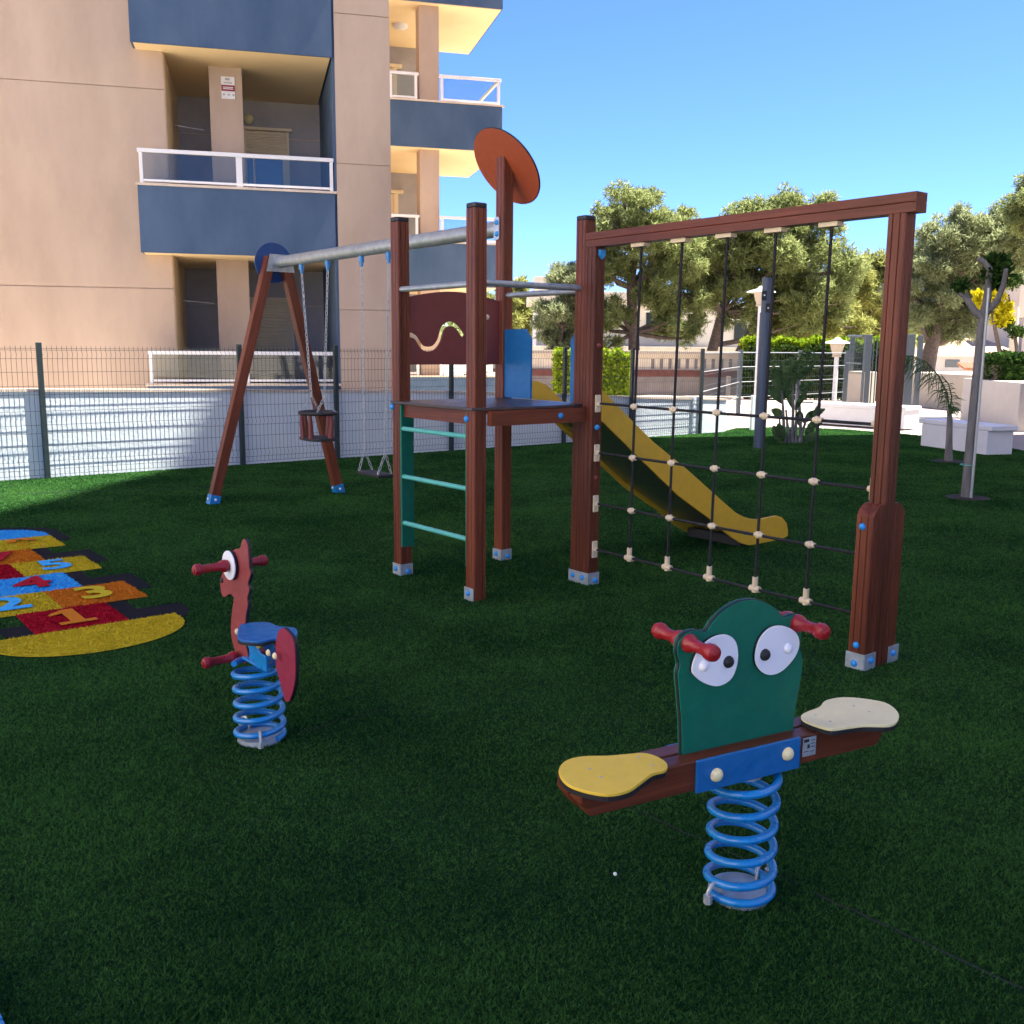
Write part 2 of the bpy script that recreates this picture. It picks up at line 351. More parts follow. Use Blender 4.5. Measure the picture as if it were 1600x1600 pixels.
# ================================================================== HOPSCOTCH
HL = [(0, 0)]
mats = {'yel': (.56, .42, .02), 'red': (.36, .004, .018), 'ora': (.56, .17, .012), 'blu': (.05, .38, .75), 'blk': (.010, .011, .016)}
for k, c in mats.items(): M['mat_' + k] = mat('coloured turf ' + k, tuple(x * .8 for x in c), .95, 0, .0, 140, .9, 160, col2=tuple(min(1, x * 1.25) for x in c), spec=.1)
hop = thing('hopscotch_mat', 'colourful numbered hopscotch track set into the artificial grass', 'hopscotch', T(-2.4, -2.1))
def half_disc(a0, b0, r, sgn, da=0, db=0):
    pts = [(a0 + da, b0 - r + db), ]
    for i in range(0, 25):
        an = math.pi * i / 24; pts.append((a0 + da + sgn * (.10 + .42 * math.sin(an)) , b0 + db - r * math.cos(an)))
    pts.append((a0 + da, b0 + r + db)); return pts
def flat(poly, z, name, mt):
    m_ = MB(); m_.prism([T(a, b, z - .003) for a, b in poly], Z * .003); o = m_.build(name, mt, hop); FUZZ.append((o, [T(a, b) for a, b in poly], mt, z)); return o
FUZZ = []
bc = -2.15; a1 = -.81; q_ = .509
def sq(row, b0, b1, da=0, db=0):
    a = a1 - q_ * row; return [(a + da, b0 + db), (a + da, b1 + db), (a - q_ + da, b1 + db), (a - q_ + da, b0 + db)]
cells = [(0, -2.405, -1.895, 'red', '1', 'ora'), (1, -2.65, -2.14, 'yel', '2', 'blu'), (1, -2.14, -1.63, 'ora', '3', 'yel'), (2, -2.405, -1.895, 'blu', '4', 'red'),
         (3, -2.14, -1.63, 'yel', '5', 'blu'), (3, -2.65, -2.14, 'red', '6', 'yel'), (4, -2.405, -1.895, 'ora', '7', 'red'), (5, -2.14, -1.63, 'yel', '9', 'ora'), (5, -2.65, -2.14, 'blu', '8', 'yel')]
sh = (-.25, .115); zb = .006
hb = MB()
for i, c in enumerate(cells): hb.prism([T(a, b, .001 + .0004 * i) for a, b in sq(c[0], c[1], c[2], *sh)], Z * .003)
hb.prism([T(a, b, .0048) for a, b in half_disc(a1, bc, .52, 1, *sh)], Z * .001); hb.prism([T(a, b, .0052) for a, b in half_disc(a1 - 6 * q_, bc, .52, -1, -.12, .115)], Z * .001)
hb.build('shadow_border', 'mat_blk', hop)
flat(half_disc(a1, bc, .52, 1), .010, 'start_half_disc', 'mat_yel'); flat(half_disc(a1 - 6 * q_, bc, .52, -1), .010, 'goal_half_disc', 'mat_blu')
for row, b0, b1, c, ch, cc in cells:
    sqo = flat(sq(row, b0, b1), .010, 'number_square', 'mat_' + c)
    if ch == '1':
        c_ = T(a1 - q_ * (row + .5), (b0 + b1) / 2, .0200); k = MB()
        k.prism([c_ + V * x - U * y for x, y in ((-.10, -.17), (.10, -.17), (.10, -.12), (.042, -.12), (.042, .17), (-.02, .17), (-.11, .10), (-.11, .06), (-.035, .09), (-.035, -.12), (-.10, -.12))], Z * .003)
        k.build('numeral', 'mat_' + cc, sqo); continue
    cu = bpy.data.curves.new('numeral', 'FONT'); cu.body = ch; cu.size = .46; cu.align_x = 'CENTER'; cu.align_y = 'CENTER'; cu.extrude = .0015; cu.offset = .012
    tmp = bpy.data.objects.new('tmp', cu); COL.objects.link(tmp); bpy.context.view_layer.update()
    tm = bpy.data.meshes.new_from_object(tmp.evaluated_get(bpy.context.evaluated_depsgraph_get())); bpy.data.objects.remove(tmp)
    to = bpy.data.objects.new('numeral', tm); COL.objects.link(to); tm.materials.clear(); tm.materials.append(M['mat_' + cc]); to.parent = sqo; WL[to] = WL[hop]
    mm = Matrix((V, -U, Z)).transposed().to_4x4(); mm.translation = T(a1 - q_ * (row + .5), (b0 + b1) / 2, .0215) - WL[hop]; to.matrix_local = mm

# ================================================================== TURF FIBRES
def blades():
    n = 1900000
    rr = 1.5 + 21.5 * RNG.random(n) ** 1.3; an = RNG.uniform(R(90 - 34), R(90 + 34), n)
    x = rr * np.cos(an); y = rr * np.sin(an)
    d = np.stack([x - P2.x, y - P2.y], 1); a = d @ np.array([U.x, U.y]); b = d @ np.array([V.x, V.y])
    mask = np.zeros(n, bool)
    for row, b0, b1, *_ in cells:
        for da, db in ((0, 0), sh):
            ax = a1 - q_ * row + da; mask |= (a < ax + .01) & (a > ax - q_ - .01) & (b > b0 + db - .01) & (b < b1 + db + .01)
    for (ac, sg) in ((a1, 1), (a1 - 6 * q_, -1)):
        for da, db in ((0, 0), sh if sg > 0 else (-.12, .115)):
            e = (sg * (a - ac - da) - .10) / .42; f = (b - bc - db) / .52
            mask |= (sg * (a - ac - da) > -.01) & (np.abs(f) < 1.0) & (np.maximum(e, 0) ** 2 + f ** 2 < 1.02)
    for p, q, w in SEAMS:                                     # a gap where two rolls of turf meet
        dx, dy = q.x - p.x, q.y - p.y; L2 = dx * dx + dy * dy; t = np.clip(((x - p.x) * dx + (y - p.y) * dy) / L2, 0, 1)
        mask |= np.hypot(x - p.x - t * dx, y - p.y - t * dy) < w
    # stay on the lawn
    inside = np.zeros(n, bool); po = [(p.x, p.y) for p in lawn_out]
    for k in range(len(po)):
        x1, y1 = po[k]; x2, y2 = po[k - 1]
        if y1 == y2: continue
        inside ^= ((y1 > y) != (y2 > y)) & (x < (x2 - x1) * (y - y1) / (y2 - y1) + x1)
    for cx, cy, cr in ((gz(1512, 778).x, gz(1512, 778).y, .23), (gz(1482, 721).x, gz(1482, 721).y, .25)): inside &= np.hypot(x - cx, y - cy) > cr
    keep = ~mask & inside; x, y, rr = x[keep], y[keep], rr[keep]; n = len(x)
    h = RNG.uniform(.006, .0125, n) * (1 + .25 * np.sin(x * 2.1 + 1.3 * np.sin(y * 1.7)) * np.sin(y * 2.6 + x * .7)); az = RNG.uniform(0, 2 * np.pi, n); lean = RNG.uniform(.2, 1.5, n) * h
    laz = az + RNG.normal(0, .9, n); w = (.0009 + .00082 * rr)
    bx, by = np.cos(az) * w, np.sin(az) * w
    tx, ty = x + np.cos(laz + 1.2) * lean, y + np.sin(laz + 1.2) * lean
    o = np.zeros(n)
    vs = np.stack([np.stack([x - bx, y - by, o], 1), np.stack([x + bx, y + by, o], 1), np.stack([tx, ty, h], 1)], 1).reshape(-1, 3)
    g_ = np_mesh('grass', vs, 3, 'blade'); struct(g_, 'stuff')
def fuzz(poly, z, mt, par, dens=9000, avoid=None):
    """short coloured pile standing on a mat piece"""
    P = np.array([(p.x, p.y) for p in poly]); lo, hi = P.min(0), P.max(0); n = int(dens * np.prod(hi - lo)); x = RNG.uniform(lo[0], hi[0], n); y = RNG.uniform(lo[1], hi[1], n); ins = np.zeros(n, bool)
    for k in range(len(P)):
        x1, y1 = P[k]; x2, y2 = P[k - 1]
        if abs(y1 - y2) < 1e-9: continue
        ins ^= ((y1 > y) != (y2 > y)) & (x < (x2 - x1) * (y - y1) / (y2 - y1) + x1)
    x, y = x[ins], y[ins]; n = len(x); h = RNG.uniform(.006, .013, n); az = RNG.uniform(0, 2 * np.pi, n); w = .0042; l = RNG.uniform(.1, .9, n) * h; la = az + RNG.normal(1.2, .9, n)
    vs = np.stack([np.stack([x - np.cos(az) * w, y - np.sin(az) * w, np.full(n, z)], 1), np.stack([x + np.cos(az) * w, y + np.sin(az) * w, np.full(n, z)], 1), np.stack([x + np.cos(la) * l, y + np.sin(la) * l, z + h], 1)], 1).reshape(-1, 3)
    o = np_mesh('pile', vs, 3, mt, par); o['kind'] = 'stuff'; return o
blades()
for o_, poly_, mt_, z_ in FUZZ: fuzz(poly_, z_, mt_, o_)

# ================================================================== CLIMBING FRAME
cf = thing('climbing_frame', 'dark red wooden climbing tower with slide, rope net and swing beam', 'climbing frame', T(-.45, .45))
def post_poly(a0, b0, w=W):
    c, gw, gd = .006, .0035, .006; side = [(c, 0), (w * .3 - gw, 0), (w * .3, gd), (w * .3 + gw, 0), (w * .7 - gw, 0), (w * .7, gd), (w * .7 + gw, 0), (w - c, 0)]
    pts = []
    for k in range(4):
        for x, y in side:
            if k == 0: p = (x, y)
            elif k == 1: p = (w - y, x)
            elif k == 2: p = (w - x, w - y)
            else: p = (y, w - x)
            pts.append((a0 - w + p[0], b0 + p[1]))
    return pts
def post(a0, b0, h, z0=0.):
    return MB().prism([T(a, b, z0) for a, b in post_poly(a0, b0)], Z * (h - z0))
def bolt(o, ax, parent, r=.019, mt='bluebolt', name='bolt'):
    return MB().dome(o, ax, r, r * .8).build(name, mt, parent, 60)
def shoe(po, a0, b0, left=True, right=True, mtb='bluebolt'):
    k = MB(); e = .004; h = .085
    if left: k.box(T(a0 - W - e, b0 - e - .004, .0), U * (W + e), V * .004, Z * h)
    if right: k.box(T(a0 + e, b0 - e - .004, .0), U * .004, V * (W + 2 * e), Z * h)
    if left and right: k.box(T(a0, b0 - e - .004, .0), U * e, V * .004, Z * h)
    s_ = k.build('post_shoe', 'shoe', po)
    if left: bolt(T(a0 - W * .55, b0 - e - .004, .048), -V, po)
    if right: bolt(T(a0 + e + .004, b0 + W * .6, .03), U, po)
HP = 2.43
corner = {}
for nm, a0, b0, h in (('f', 0, 0, HP), ('l', -SP, 0, HP), ('b', -SP, SP, 2.92), ('r', 0, SP, HP)):
    if nm == 'b':
        pl = post_poly(a0, b0); vs = [T(a, b, 0) for a, b in pl]; top = [T(a, b, 2.955 - (b - b0) * 1.27) for a, b in pl]; n = len(pl)
        mb = MB().add(vs + top, [tuple(range(n))[::-1], tuple(range(n, 2 * n))] + [(i, (i + 1) % n, n + (i + 1) % n, n + i) for i in range(n)])
        po = mb.build('post', 'wood_up', cf)
    else:
        po = post(a0, b0, h).build('post', 'wood_up', cf)
        c = MB(); cc = T(a0 - W / 2, b0 + W / 2, h)
        pl = [cc + U * x + V * y for x, y in [(math.copysign(abs(math.cos(t)) ** .45, math.cos(t)) * .052, math.copysign(abs(math.sin(t)) ** .45, math.sin(t)) * .052) for t in [2 * math.pi * i / 24 for i in range(24)]]]
        c.prism(pl, Z * .03); c.build('post_cap', 'black', po, 50, .006)
    corner[nm] = po
shoe(corner['f'], 0, 0, True, False); shoe(corner['l'], -SP, 0); shoe(corner['b'], -SP, SP); shoe(corner['r'], 0, SP, True, False)
bolt(T(-W * .85, -.001, 1.16), -V, corner['f'], .022); bolt(T(-SP - W * .95, -.001, 1.19), -V, corner['l'], .022)
# net posts and beam
npost = post(W + .001, SP, 2.25).build('post', 'wood_up', cf); shoe(npost, W + .001, SP)
bolt(T(W + .001, SP + .05, 1.08), U, npost, .02); bolt(T(W + .001, SP + .05, .74), U, npost, .015, 'redpanel'); bolt(T(W + .001, SP + .05, 1.62), U, npost, .017, 'redpanel')
k = MB().prism([T(W + .002, SP + .03 + x, 2.235 - y) for x, y in ((0, 0), (.045, 0), (.045, .035), (.0225, .06), (0, .035))], U * .02); k.build('bracket', 'bluebolt', npost)
E_ = 2.276
epost = post(E_, SP, 2.25).build('post', 'wood_up', cf)
def brace(b0, sgn):
    pl = [(E_ - W, 0), (E_, 0)]
    k = MB(); p = post_poly(E_, b0); n = len(p); vs = [T(a, b, 0) for a, b in p]
    top = []
    for a, b in p:
        d = (b - b0) if sgn < 0 else (b0 + W - b)
        top.append(T(a, b, .845 - max(0, .045 - d) * 1.35))
    k.add(vs + top, [tuple(range(n))[::-1], tuple(range(n, 2 * n))] + [(i, (i + 1) % n, n + (i + 1) % n, n + i) for i in range(n)])
    return k.build('brace_post', 'wood_up', epost)
brace(SP - W - .001, -1); brace(SP + W + .001, 1)
k = MB(); e = .004; bb = SP - W - .001
k.box(T(E_ - W - e, bb - e - .004, 0), U * (W + 2 * e), V * .004, Z * .085); k.box(T(E_ + e, bb - e, 0), U * .004, V * (W + e), Z * .085)
k.build('post_shoe', 'shoe', epost); MB().box(T(E_ + e, SP + W + .02, 0), U * .004, V * (W), Z * .09).build('post_shoe', 'shoe', epost)
for p, ax in ((T(E_ - W * .5, bb - .009, .03), -V), (T(E_ + .009, bb + .05, .05), U), (T(E_ + .009, SP + W + .06, .05), U), (T(E_ - W * .5, bb - .001, .125), -V), (T(E_ - W * .6, bb - .001, .735), -V)): bolt(p, ax, epost, .018)
bm = MB(); pl = [(0, 0), (W, 0), (W, .09), (0, .09)]
prof = [(0, 0), (0, .043), (.005, .046), (0, .049), (0, .092), (W, .092), (W, .049), (W - .005, .046), (W, .043), (W, 0)]
bm.prism([T(.003, SP + y, 2.252 + z) for y, z in prof], U * (E_ + .045)); bm.build('net_beam', 'wood_u', cf)
# platform with beams
plat = [(-.97, -.02), (-.10, -.02), (.0, -.02)] + [(.0 + .035 * math.sin(math.pi * i / 12), -.02 + (SP + .02) * i / 12) for i in range(1, 12)] + [(.0, SP), (-.1, .975), (-.97, .975)]
pf = MB().prism([T(a, b, 1.215) for a, b in plat], Z * .018)
M['deck'] = mat('dark phenolic deck', (.055, .04, .038), .32, 0, .15, 30, .15, 250)
plo = pf.build('platform', 'deck', cf, 0, .003)
jb = MB(); jb.box(T(-SP + .002, .028, 1.125), U * (SP - W - .004), V * .045, Z * .088); jb.build('platform_beam', 'wood_u', plo)
jb = MB(); jb.box(T(.004, W + .002, 1.118), U * .042, V * (SP - W - .004), Z * .095); jb.build('platform_beam', 'wood_v', plo)
jb = MB(); jb.box(T(-.96, W + .002, 1.118), U * .045, V * (SP - W - .004), Z * .095); jb.build('platform_beam', 'wood_v', plo)
jb = MB(); jb.box(T(-SP + .002, SP + .028, 1.10), U * (SP - W - .004), V * .045, Z * .095); jb.build('platform_beam', 'wood_u', plo)
bolt(T(.047, .66, 1.165), U, plo, .02)
# hand rails
for p, q in ((T(-SP - .03, .03, 1.985), T(-.05, .03, 1.985)), (T(-.047, W * .5, 1.995), T(-.047, SP + .02, 1.995)), (T(-SP - .02, SP + .047, 1.98), T(-.05, SP + .047, 1.98))):
    MB().tube([p, q], .02, 12).build('hand_rail', 'steel', cf, 50)
# ladder
ls = MB().box(T(-SP + .001, .002, .21), U * .02, V * .102, Z * 1.0).build('ladder_board', 'green', cf, 0, .004)
MB().box(T(-W - .021, .012, .21), U * .02, V * .09, Z * 1.0).build('ladder_board', 'green', cf, 0, .004)
for z in (1.045, .712, .385): MB().tube([T(-SP + .01, .02, z), T(-W - .005, .035, z)], .0165, 12).build('ladder_rung', 'teal', cf, 50)
# wave panel
ap = -.944
def wave(b):
    pts = [(.095, 1.685), (.135, 1.682), (.171, 1.662), (.215, 1.605), (.26, 1.588), (.315, 1.60), (.357, 1.648), (.385, 1.725), (.42, 1.758), (.467, 1.765), (.515, 1.742), (.566, 1.68)]
    return pts
ctr = []; w0 = wave(0)
def cr(p0, p1, p2, p3, t):
    return tuple(.5 * ((2 * p1[i]) + (-p0[i] + p2[i]) * t + (2 * p0[i] - 5 * p1[i] + 4 * p2[i] - p3[i]) * t * t + (-p0[i] + 3 * p1[i] - 3 * p2[i] + p3[i]) * t ** 3) for i in (0, 1))
def spline(pts, k=5, closed=False):
    out = []; n = len(pts)
    for i in range(n if closed else n - 1):
        g_ = (lambda j: pts[j % n]) if closed else (lambda j: pts[min(max(j, 0), n - 1)])
        for t in range(k): out.append(cr(g_(i - 1), g_(i), g_(i + 1), g_(i + 2), t / k))
    if not closed: out.append(pts[-1])
    return out
ctr = spline(w0, 4); hw = .0165; upp, low = [], []
for i, p in enumerate(ctr):
    a = ctr[max(i - 1, 0)]; b = ctr[min(i + 1, len(ctr) - 1)]; dx, dy = b[0] - a[0], b[1] - a[1]; L = math.hypot(dx, dy); nx, ny = -dy / L, dx / L
    upp.append((p[0] + nx * hw, p[1] + ny * hw)); low.append((p[0] - nx * hw, p[1] - ny * hw))
upp[0] = (W, upp[0][1]); low[0] = (W, low[0][1])
bR = SP + .002
arch = [(bR - (bR - W) * i / 12, 1.915 + .075 * math.sin(math.pi * (.12 + .76 * i / 12)) ** 1.2) for i in range(13)]
outl = [(W, 1.48), (bR, 1.48)] + arch + upp + low[::-1]
wp = MB().prism([T(ap, b, z) for b, z in outl], U * .016).build('wave_panel', 'maroon', cf)
bolt(T(ap + .016, .775, 1.82), U, wp, .02, 'beige', 'knob')
# blue slide entrance panels
bp_l = [(-SP, 1.24), (-.585, 1.24), (-.585, 1.665), (-.65, 1.735), (-SP, 1.735)]
bp_r = [(-W, 1.24), (-.138, 1.24), (-.138, 1.662), (-W, 1.71)]
bp_r = [(-W, 1.24), (-.150, 1.24), (-.150, 1.655), (-W, 1.715)]
for pl in (bp_l, bp_r): MB().prism([T(a, SP + .02, z) for a, z in pl], V * .018).build('entrance_panel', 'blue', cf)
# sun disc on the back post
dn = (V * .787 + Z * .617).normalized(); dc = T(-SP - W / 2, SP + W / 2, 2.955 - W / 2 * 1.27) + dn * .003 + (V * .617 - Z * .787) * .012
MB().lathe(dc, dn, [(0, .302), (.016, .302)], 64).build('sun_disc', 'orangedisc', cf, 30)
MB().lathe(dc, dn, [(.0, .3035), (.0025, .3035)], 64)
rim = MB(); x1 = dn.orthogonal().normalized(); y1 = dn.cross(x1)
rim.tube([dc + dn * .009 + (x1 * math.cos(t) + y1 * math.sin(t)) * .300 for t in [2 * math.pi * i / 64 for i in range(64)]], .0075, 8, closed=True); rim.build('disc_rim', 'black', cf, 60)
# slide
top = [(.935, 1.235), (.935, 1.36), (1.10, 1.362), (1.19, 1.33), (1.27, 1.268), (1.494, 1.099), (1.732, .925), (2.127, .683), (2.515, .425), (2.70, .305), (2.80, .258), (2.90, .228), (3.01, .213), (3.14, .219), (3.24, .222), (3.32, .20), (3.385, .145), (3.41, .08), (3.411, .03)]
bot = [(3.36, .015), (3.153, .006), (2.902, .004), (2.78, .04), (2.653, .109), (2.41, .27), (2.03, .492), (1.604, .804), (1.224, 1.087), (1.06, 1.17)]
sl = MB().prism([T(-.165, b, z) for b, z in top + bot], U * .02).build('slide', 'yellow', cf, 0, .003)
MB().prism([T(-.755, b, z) for b, z in top + bot], U * .02).build('slide_side', 'yellow', sl, 0, .003)
bed = [(.93, 1.236), (1.06, 1.225), (1.16, 1.17), (1.30, 1.075), (1.604, .855), (2.03, .545), (2.41, .32), (2.70, .165), (2.86, .115), (3.05, .10), (3.36, .098)]
kb = MB(); n = len(bed); kb.prism([T(-.735, b, z) for b, z in bed] + [T(-.735, b, z - .012) for b, z in bed[::-1]], U * .57); kb.build('slide_bed', 'inox', sl)
bolt(T(-.144, 2.84, .115), U, sl, .018)
kb = MB().box(T(-.735, 2.80, .0), U * .57, V * .06, Z * .08); kb.build('slide_foot', 'black', sl)
# rope net
NB = SP + W / 2; cols = (.452, .790, 1.134, 1.477, 1.824); rows = (1.237, .907, .562, .246)
net = MB()
for c, tdx in zip(cols, (.018, .02, .02, .012, .014)): net.tube([T(c + tdx, NB, 2.235), T(c, NB, 1.237), T(c - .012, NB, .25)], .0085, 8)
for r_ in rows: net.tube([T(.12, NB, r_ + .004), T(1.1, NB, r_ - .004), T(E_ - W - .015, NB, r_ - .002)], .0085, 8)
no = net.build('climbing_net', 'rope', cf, 60)
for c in cols:
    MB().box(T(c - .05, NB - .028, 2.226), U * .115, V * .056, Z * .025).build('rope_block', 'beige', no, 0, .003)
    for r_ in rows[:3]:
        k = MB(); k.ball(T(c - .005, NB, r_), .0225); k.tube([T(c - .03, NB, r_), T(c + .026, NB, r_)], .014, 10); k.build('rope_joint', 'beige', no, 60)
    k = MB(); k.tube([T(c - .012, NB, .225), T(c - .012, NB, .315)], .017, 10); k.tube([T(c - .045, NB, .246), T(c + .022, NB, .246)], .018, 10); k.build('rope_tee', 'beige', no, 60)
for r_ in rows:
    for a in (W + .002, E_ - W - .016):
        k = MB(); k.box(T(a, NB - .022, r_ - .055), U * .014, V * .044, Z * .115); k.tube([T(a, NB, r_), T(a + (.035 if a < 1 else -.02), NB, r_)], .016, 10)
        k.build('rope_clamp', 'beige', no, 0, .004)
# swing beam and A-frame
AB, AA, BZ = .915, -4.78, 2.452
MB().tube([T(-SP - W, SP + .05, BZ + .008), T(AA + .03, AB, BZ - .003)], .058, 20).build('swing_beam', 'steel', cf, 50)
k = MB(); k.prism([T(-SP - W - .006 + x, SP - .004, BZ - .075 + z) for x, z in ((0, .012), (.012, 0), (.05, 0), (.062, .012), (.062, .148), (.05, .16), (.012, .16), (0, .148))], -V * .006)
k.box(T(-SP - W - .006, SP - .004, BZ - .075), U * .006, V * .11, Z * .16); bo = k.build('beam_bracket', 'shoe', cf)
bolt(T(-SP - W + .03, SP - .010, BZ + .045), -V, bo, .02); bolt(T(-SP - W + .03, SP - .010, BZ - .035), -V, bo, .02)
def leg(b0, bt):
    p, q = T(AA, b0, 0), T(AA, bt, 2.50); d = (q - p).normalized(); n_ = d.cross(U).normalized(); w = .048
    lo = MB().box(p + d * .06 - U * w - n_ * w, U * 2 * w, n_ * 2 * w, d * ((q - p).length - .06))
    md = wood_mat('stained wood swing leg', *WD, d)
    o = lo.build('swing_leg', md, cf, 0, .004)
    MB().box(p - U * (w + .005) - n_ * (w + .005) - d * .02, U * (2 * w + .01), n_ * (2 * w + .01), d * .115).build('leg_shoe', 'bluespring', o, 0, .003)
    bolt(p + d * .05 + U * (w + .005), U, o, .014, 'white'); bolt(p + d * .06 - V * (w + .012), -V, o, .014, 'white')
    return o
leg(.13, AB - .075); leg(1.57, AB + .075)
k = MB().prism([T(AA + .052, AB + b, BZ + z) for b, z in ((-.14, -.10), (.17, -.10), (.13, .075), (-.10, .075))], U * .008); go = k.build('gusset_plate', 'steel', cf)
for b, z in ((-.06, .05), (-.085, -.06), (.10, -.06), (.09, .045)): bolt(T(AA + .06, AB + b, BZ + z), U, go, .010, 'galv')
M['navy'] = mat('navy disc plastic', (.003, .045, .17), .45, 0, .07, 12, .12, 300)
MB().lathe(T(AA - .07, AB - .01, BZ - .005), U, [(0, .205), (.016, .205)], 48).build('end_disc', 'navy', cf, 30)

# ---- swings
def links(mb, p, q, pitch=.034):
    p, q = Vector(p), Vector(q); n = max(2, int((q - p).length / pitch)); d = (q - p).normalized(); s1 = d.orthogonal().normalized(); s2 = d.cross(s1)
    for i in range(n):
        c = p.lerp(q, (i + .5) / n); s_ = s1 if i % 2 else s2
        mb.tube([c + d * x * pitch * .62 + s_ * y * .011 for x, y in ((-1, 0), (-.7, .9), (.7, .9), (1, 0), (.7, -.9), (-.7, -.9))], .0035, 5, closed=True)
def hang(a, parent):
    t = (a + SP + W) / (AA + SP + W); c = T(a, SP + .05 + (AB - SP - .05) * t, BZ - .058)
    k = MB(); k.tube([c + Z * .02, c - Z * .05], .026, 12); k.tube([c - Z * .04, c - Z * .085], .016, 10); k.build('hanger', 'bluespring', parent, 50); return c - Z * .085
ah = [((pxb(x, y, AB) - P2).dot(U)) for x, y in ((471, 432), (511, 424), (563, 413))]
a4 = ah[2] + (ah[2] - ah[1]) * 0 + .47
zs_ = pxb(497, 645, AB).z
tc_ = pxb(497, 645, AB)
tsw = thing('toddler_swing', 'black and maroon toddler swing seat with ring bar hanging on chains', 'swing', tc_)
h1, h2 = hang(ah[0], tsw), hang(ah[1], tsw)
ring = MB(); ac = (tc_ - P2).dot(U)
ring.tube([T(ac + .20 * math.cos(t), AB + .17 * math.sin(t), tc_.z) for t in [2 * math.pi * i / 36 for i in range(36)]], .02, 10, closed=True); ring.build('ring_bar', 'rubber', tsw, 60)
seat = [(ac + math.copysign(abs(math.cos(t)) ** .6, math.cos(t)) * .205, AB + math.copysign(abs(math.sin(t)) ** .6, math.sin(t)) * .155) for t in [2 * math.pi * i / 28 for i in range(28)]]
MB().prism([T(a, b, tc_.z - .27) for a, b in seat], Z * .03).build('seat', 'rubber', tsw, 0, .006)
for ang, mt in ((200, 'wood_up'), (250, 'maroon'), (300, 'maroon'), (20, 'maroon'), (110, 'maroon')):
    t = R(ang); p = Vector((ac + .19 * math.cos(t), AB + .155 * math.sin(t)))
    MB().tube([T(p.x, p.y, tc_.z), T(p.x, p.y, tc_.z - .10), T(ac + .175 * math.cos(t), AB + .14 * math.sin(t), tc_.z - .26)], [.016, .024, .030], 8).build('side_strut', mt, tsw, 60)
for h_, sg in ((h1, -1), (h2, 1)):
    y_ = T(ac + sg * .14, AB, tc_.z + .16); k = MB(); links(k, h_, y_); links(k, y_, T(ac + sg * .17, AB - .10, tc_.z + .01)); links(k, y_, T(ac + sg * .17, AB + .10, tc_.z + .01)); k.build('chain', 'galv', tsw)
sc_ = pxb(586, 743, AB); sa = (sc_ - P2).dot(U)
fsw = thing('flat_swing', 'flat dark plank swing seat on two silver chains', 'swing', sc_)
h3, h4 = hang(ah[2], fsw), hang(a4, fsw)
MB().box(T(sa - .21, AB - .085, sc_.z), U * .42, V * .17, Z * .03).build('seat', 'rubber', fsw, 0, .008)
for h_, sg in ((h3, -1), (h4, 1)):
    y_ = T(sa + sg * .19, AB, sc_.z + .22); k = MB(); links(k, h_, y_)
    for b in (-.07, .07): links(k, y_, T(sa + sg * .17, AB + b, sc_.z + .03))
    k.build('chain', 'galv', fsw)

# ================================================================== SPRING RIDERS
def spring(c, z0, z1, r, rad, turns, parent, ph=0., lean=Vector((0, 0, 0))):
    n = int(turns * 36); path = []
    for i in range(n + 1):
        t = i / n; a = 2 * math.pi * turns * t + ph; f = t
        if t < .09: f = t * .35
        elif t > .91: f = 1 - (1 - t) * .35
        else: f = .0315 + (t - .09) / .82 * .937
        rr = r * (1.0 + .02 * math.sin(9 * t))
        path.append(Vector(c) + Vector((rr * math.cos(a), rr * math.sin(a), z0 + (z1 - z0) * f)) + lean * f)
    return MB().tube(path, rad, 12).build('spring', 'bluespring', parent, 80)
def spring_base(c, parent, so, angs):
    MB().lathe(Vector(c) + Z * .001, Z, [(0, .092), (.02, .09), (.024, .07)], 32).build('base_plate', 'shoe', parent, 40)
    for a in angs:
        p = Vector(c) + Vector((math.cos(a), math.sin(a), 0)) * .105; d = Vector((math.cos(a), math.sin(a), 0))
        k = MB(); k.tube([p - d * .028 + Z * .015, p - d * .028 + Z * .055, p - d * .01 + Z * .072, p + d * .012 + Z * .068, p + d * .026 + Z * .05, p + d * .026 + Z * .015], .006, 6)
        k.tube([p + d * .026 + Z * .015, p + d * .026 + Z * .04], .013, 6); k.build('spring_clamp', 'galv', so, 50)
def handle(c, ax, L, parent, r=.0165):
    ax = Vector(ax).normalized()
    prof = [(0, .012), (.004, .024), (.018, .027), (.032, .024), (.038, .018), (L * .5, r), (L - .034, .018), (L - .030, .023), (L - .016, .0245), (L - .004, .021), (L - .001, .012), (L + .002, .012), (L + .004, .006)]
    return MB().lathe(c, ax, prof, 18).build('handle', 'red', parent, 50)

# ---- frog see-saw
CFG = Vector((.685, 2.715, 0)); DF = Vector((math.cos(R(28)), math.sin(R(28)), 0)); NF = Vector((DF.y, -DF.x, 0))     # NF faces the viewer
fr = thing('spring_seesaw', 'two seat spring see-saw with green frog head panel and big white eyes', 'spring rider', CFG)
fo = spring(CFG, .022, .397, .094, .0125, 6.1, fr, R(200)); spring_base(CFG, fr, fo, (R(215), R(35)))
M['wood_f'] = wood_mat('stained wood see-saw', *WD, DF)
z0, z1 = .402, .490
for sg in (1, -1):
    o0 = CFG + NF * (.004 if sg > 0 else -.062); k = MB()
    L0, L1 = -.60, .50
    pr = [(L0, z1), (L0, z1 - .045), (L0 + .03, z0), (L1 - .03, z0), (L1, z1 - .045), (L1, z1)]
    k.prism([o0 + DF * x + Z * z for x, z in pr], NF * .058); k.build('beam', 'wood_f', fr, 0, .005)
def on_f(x, y, off=0.): return on(x, y, CFG + NF * off, NF)
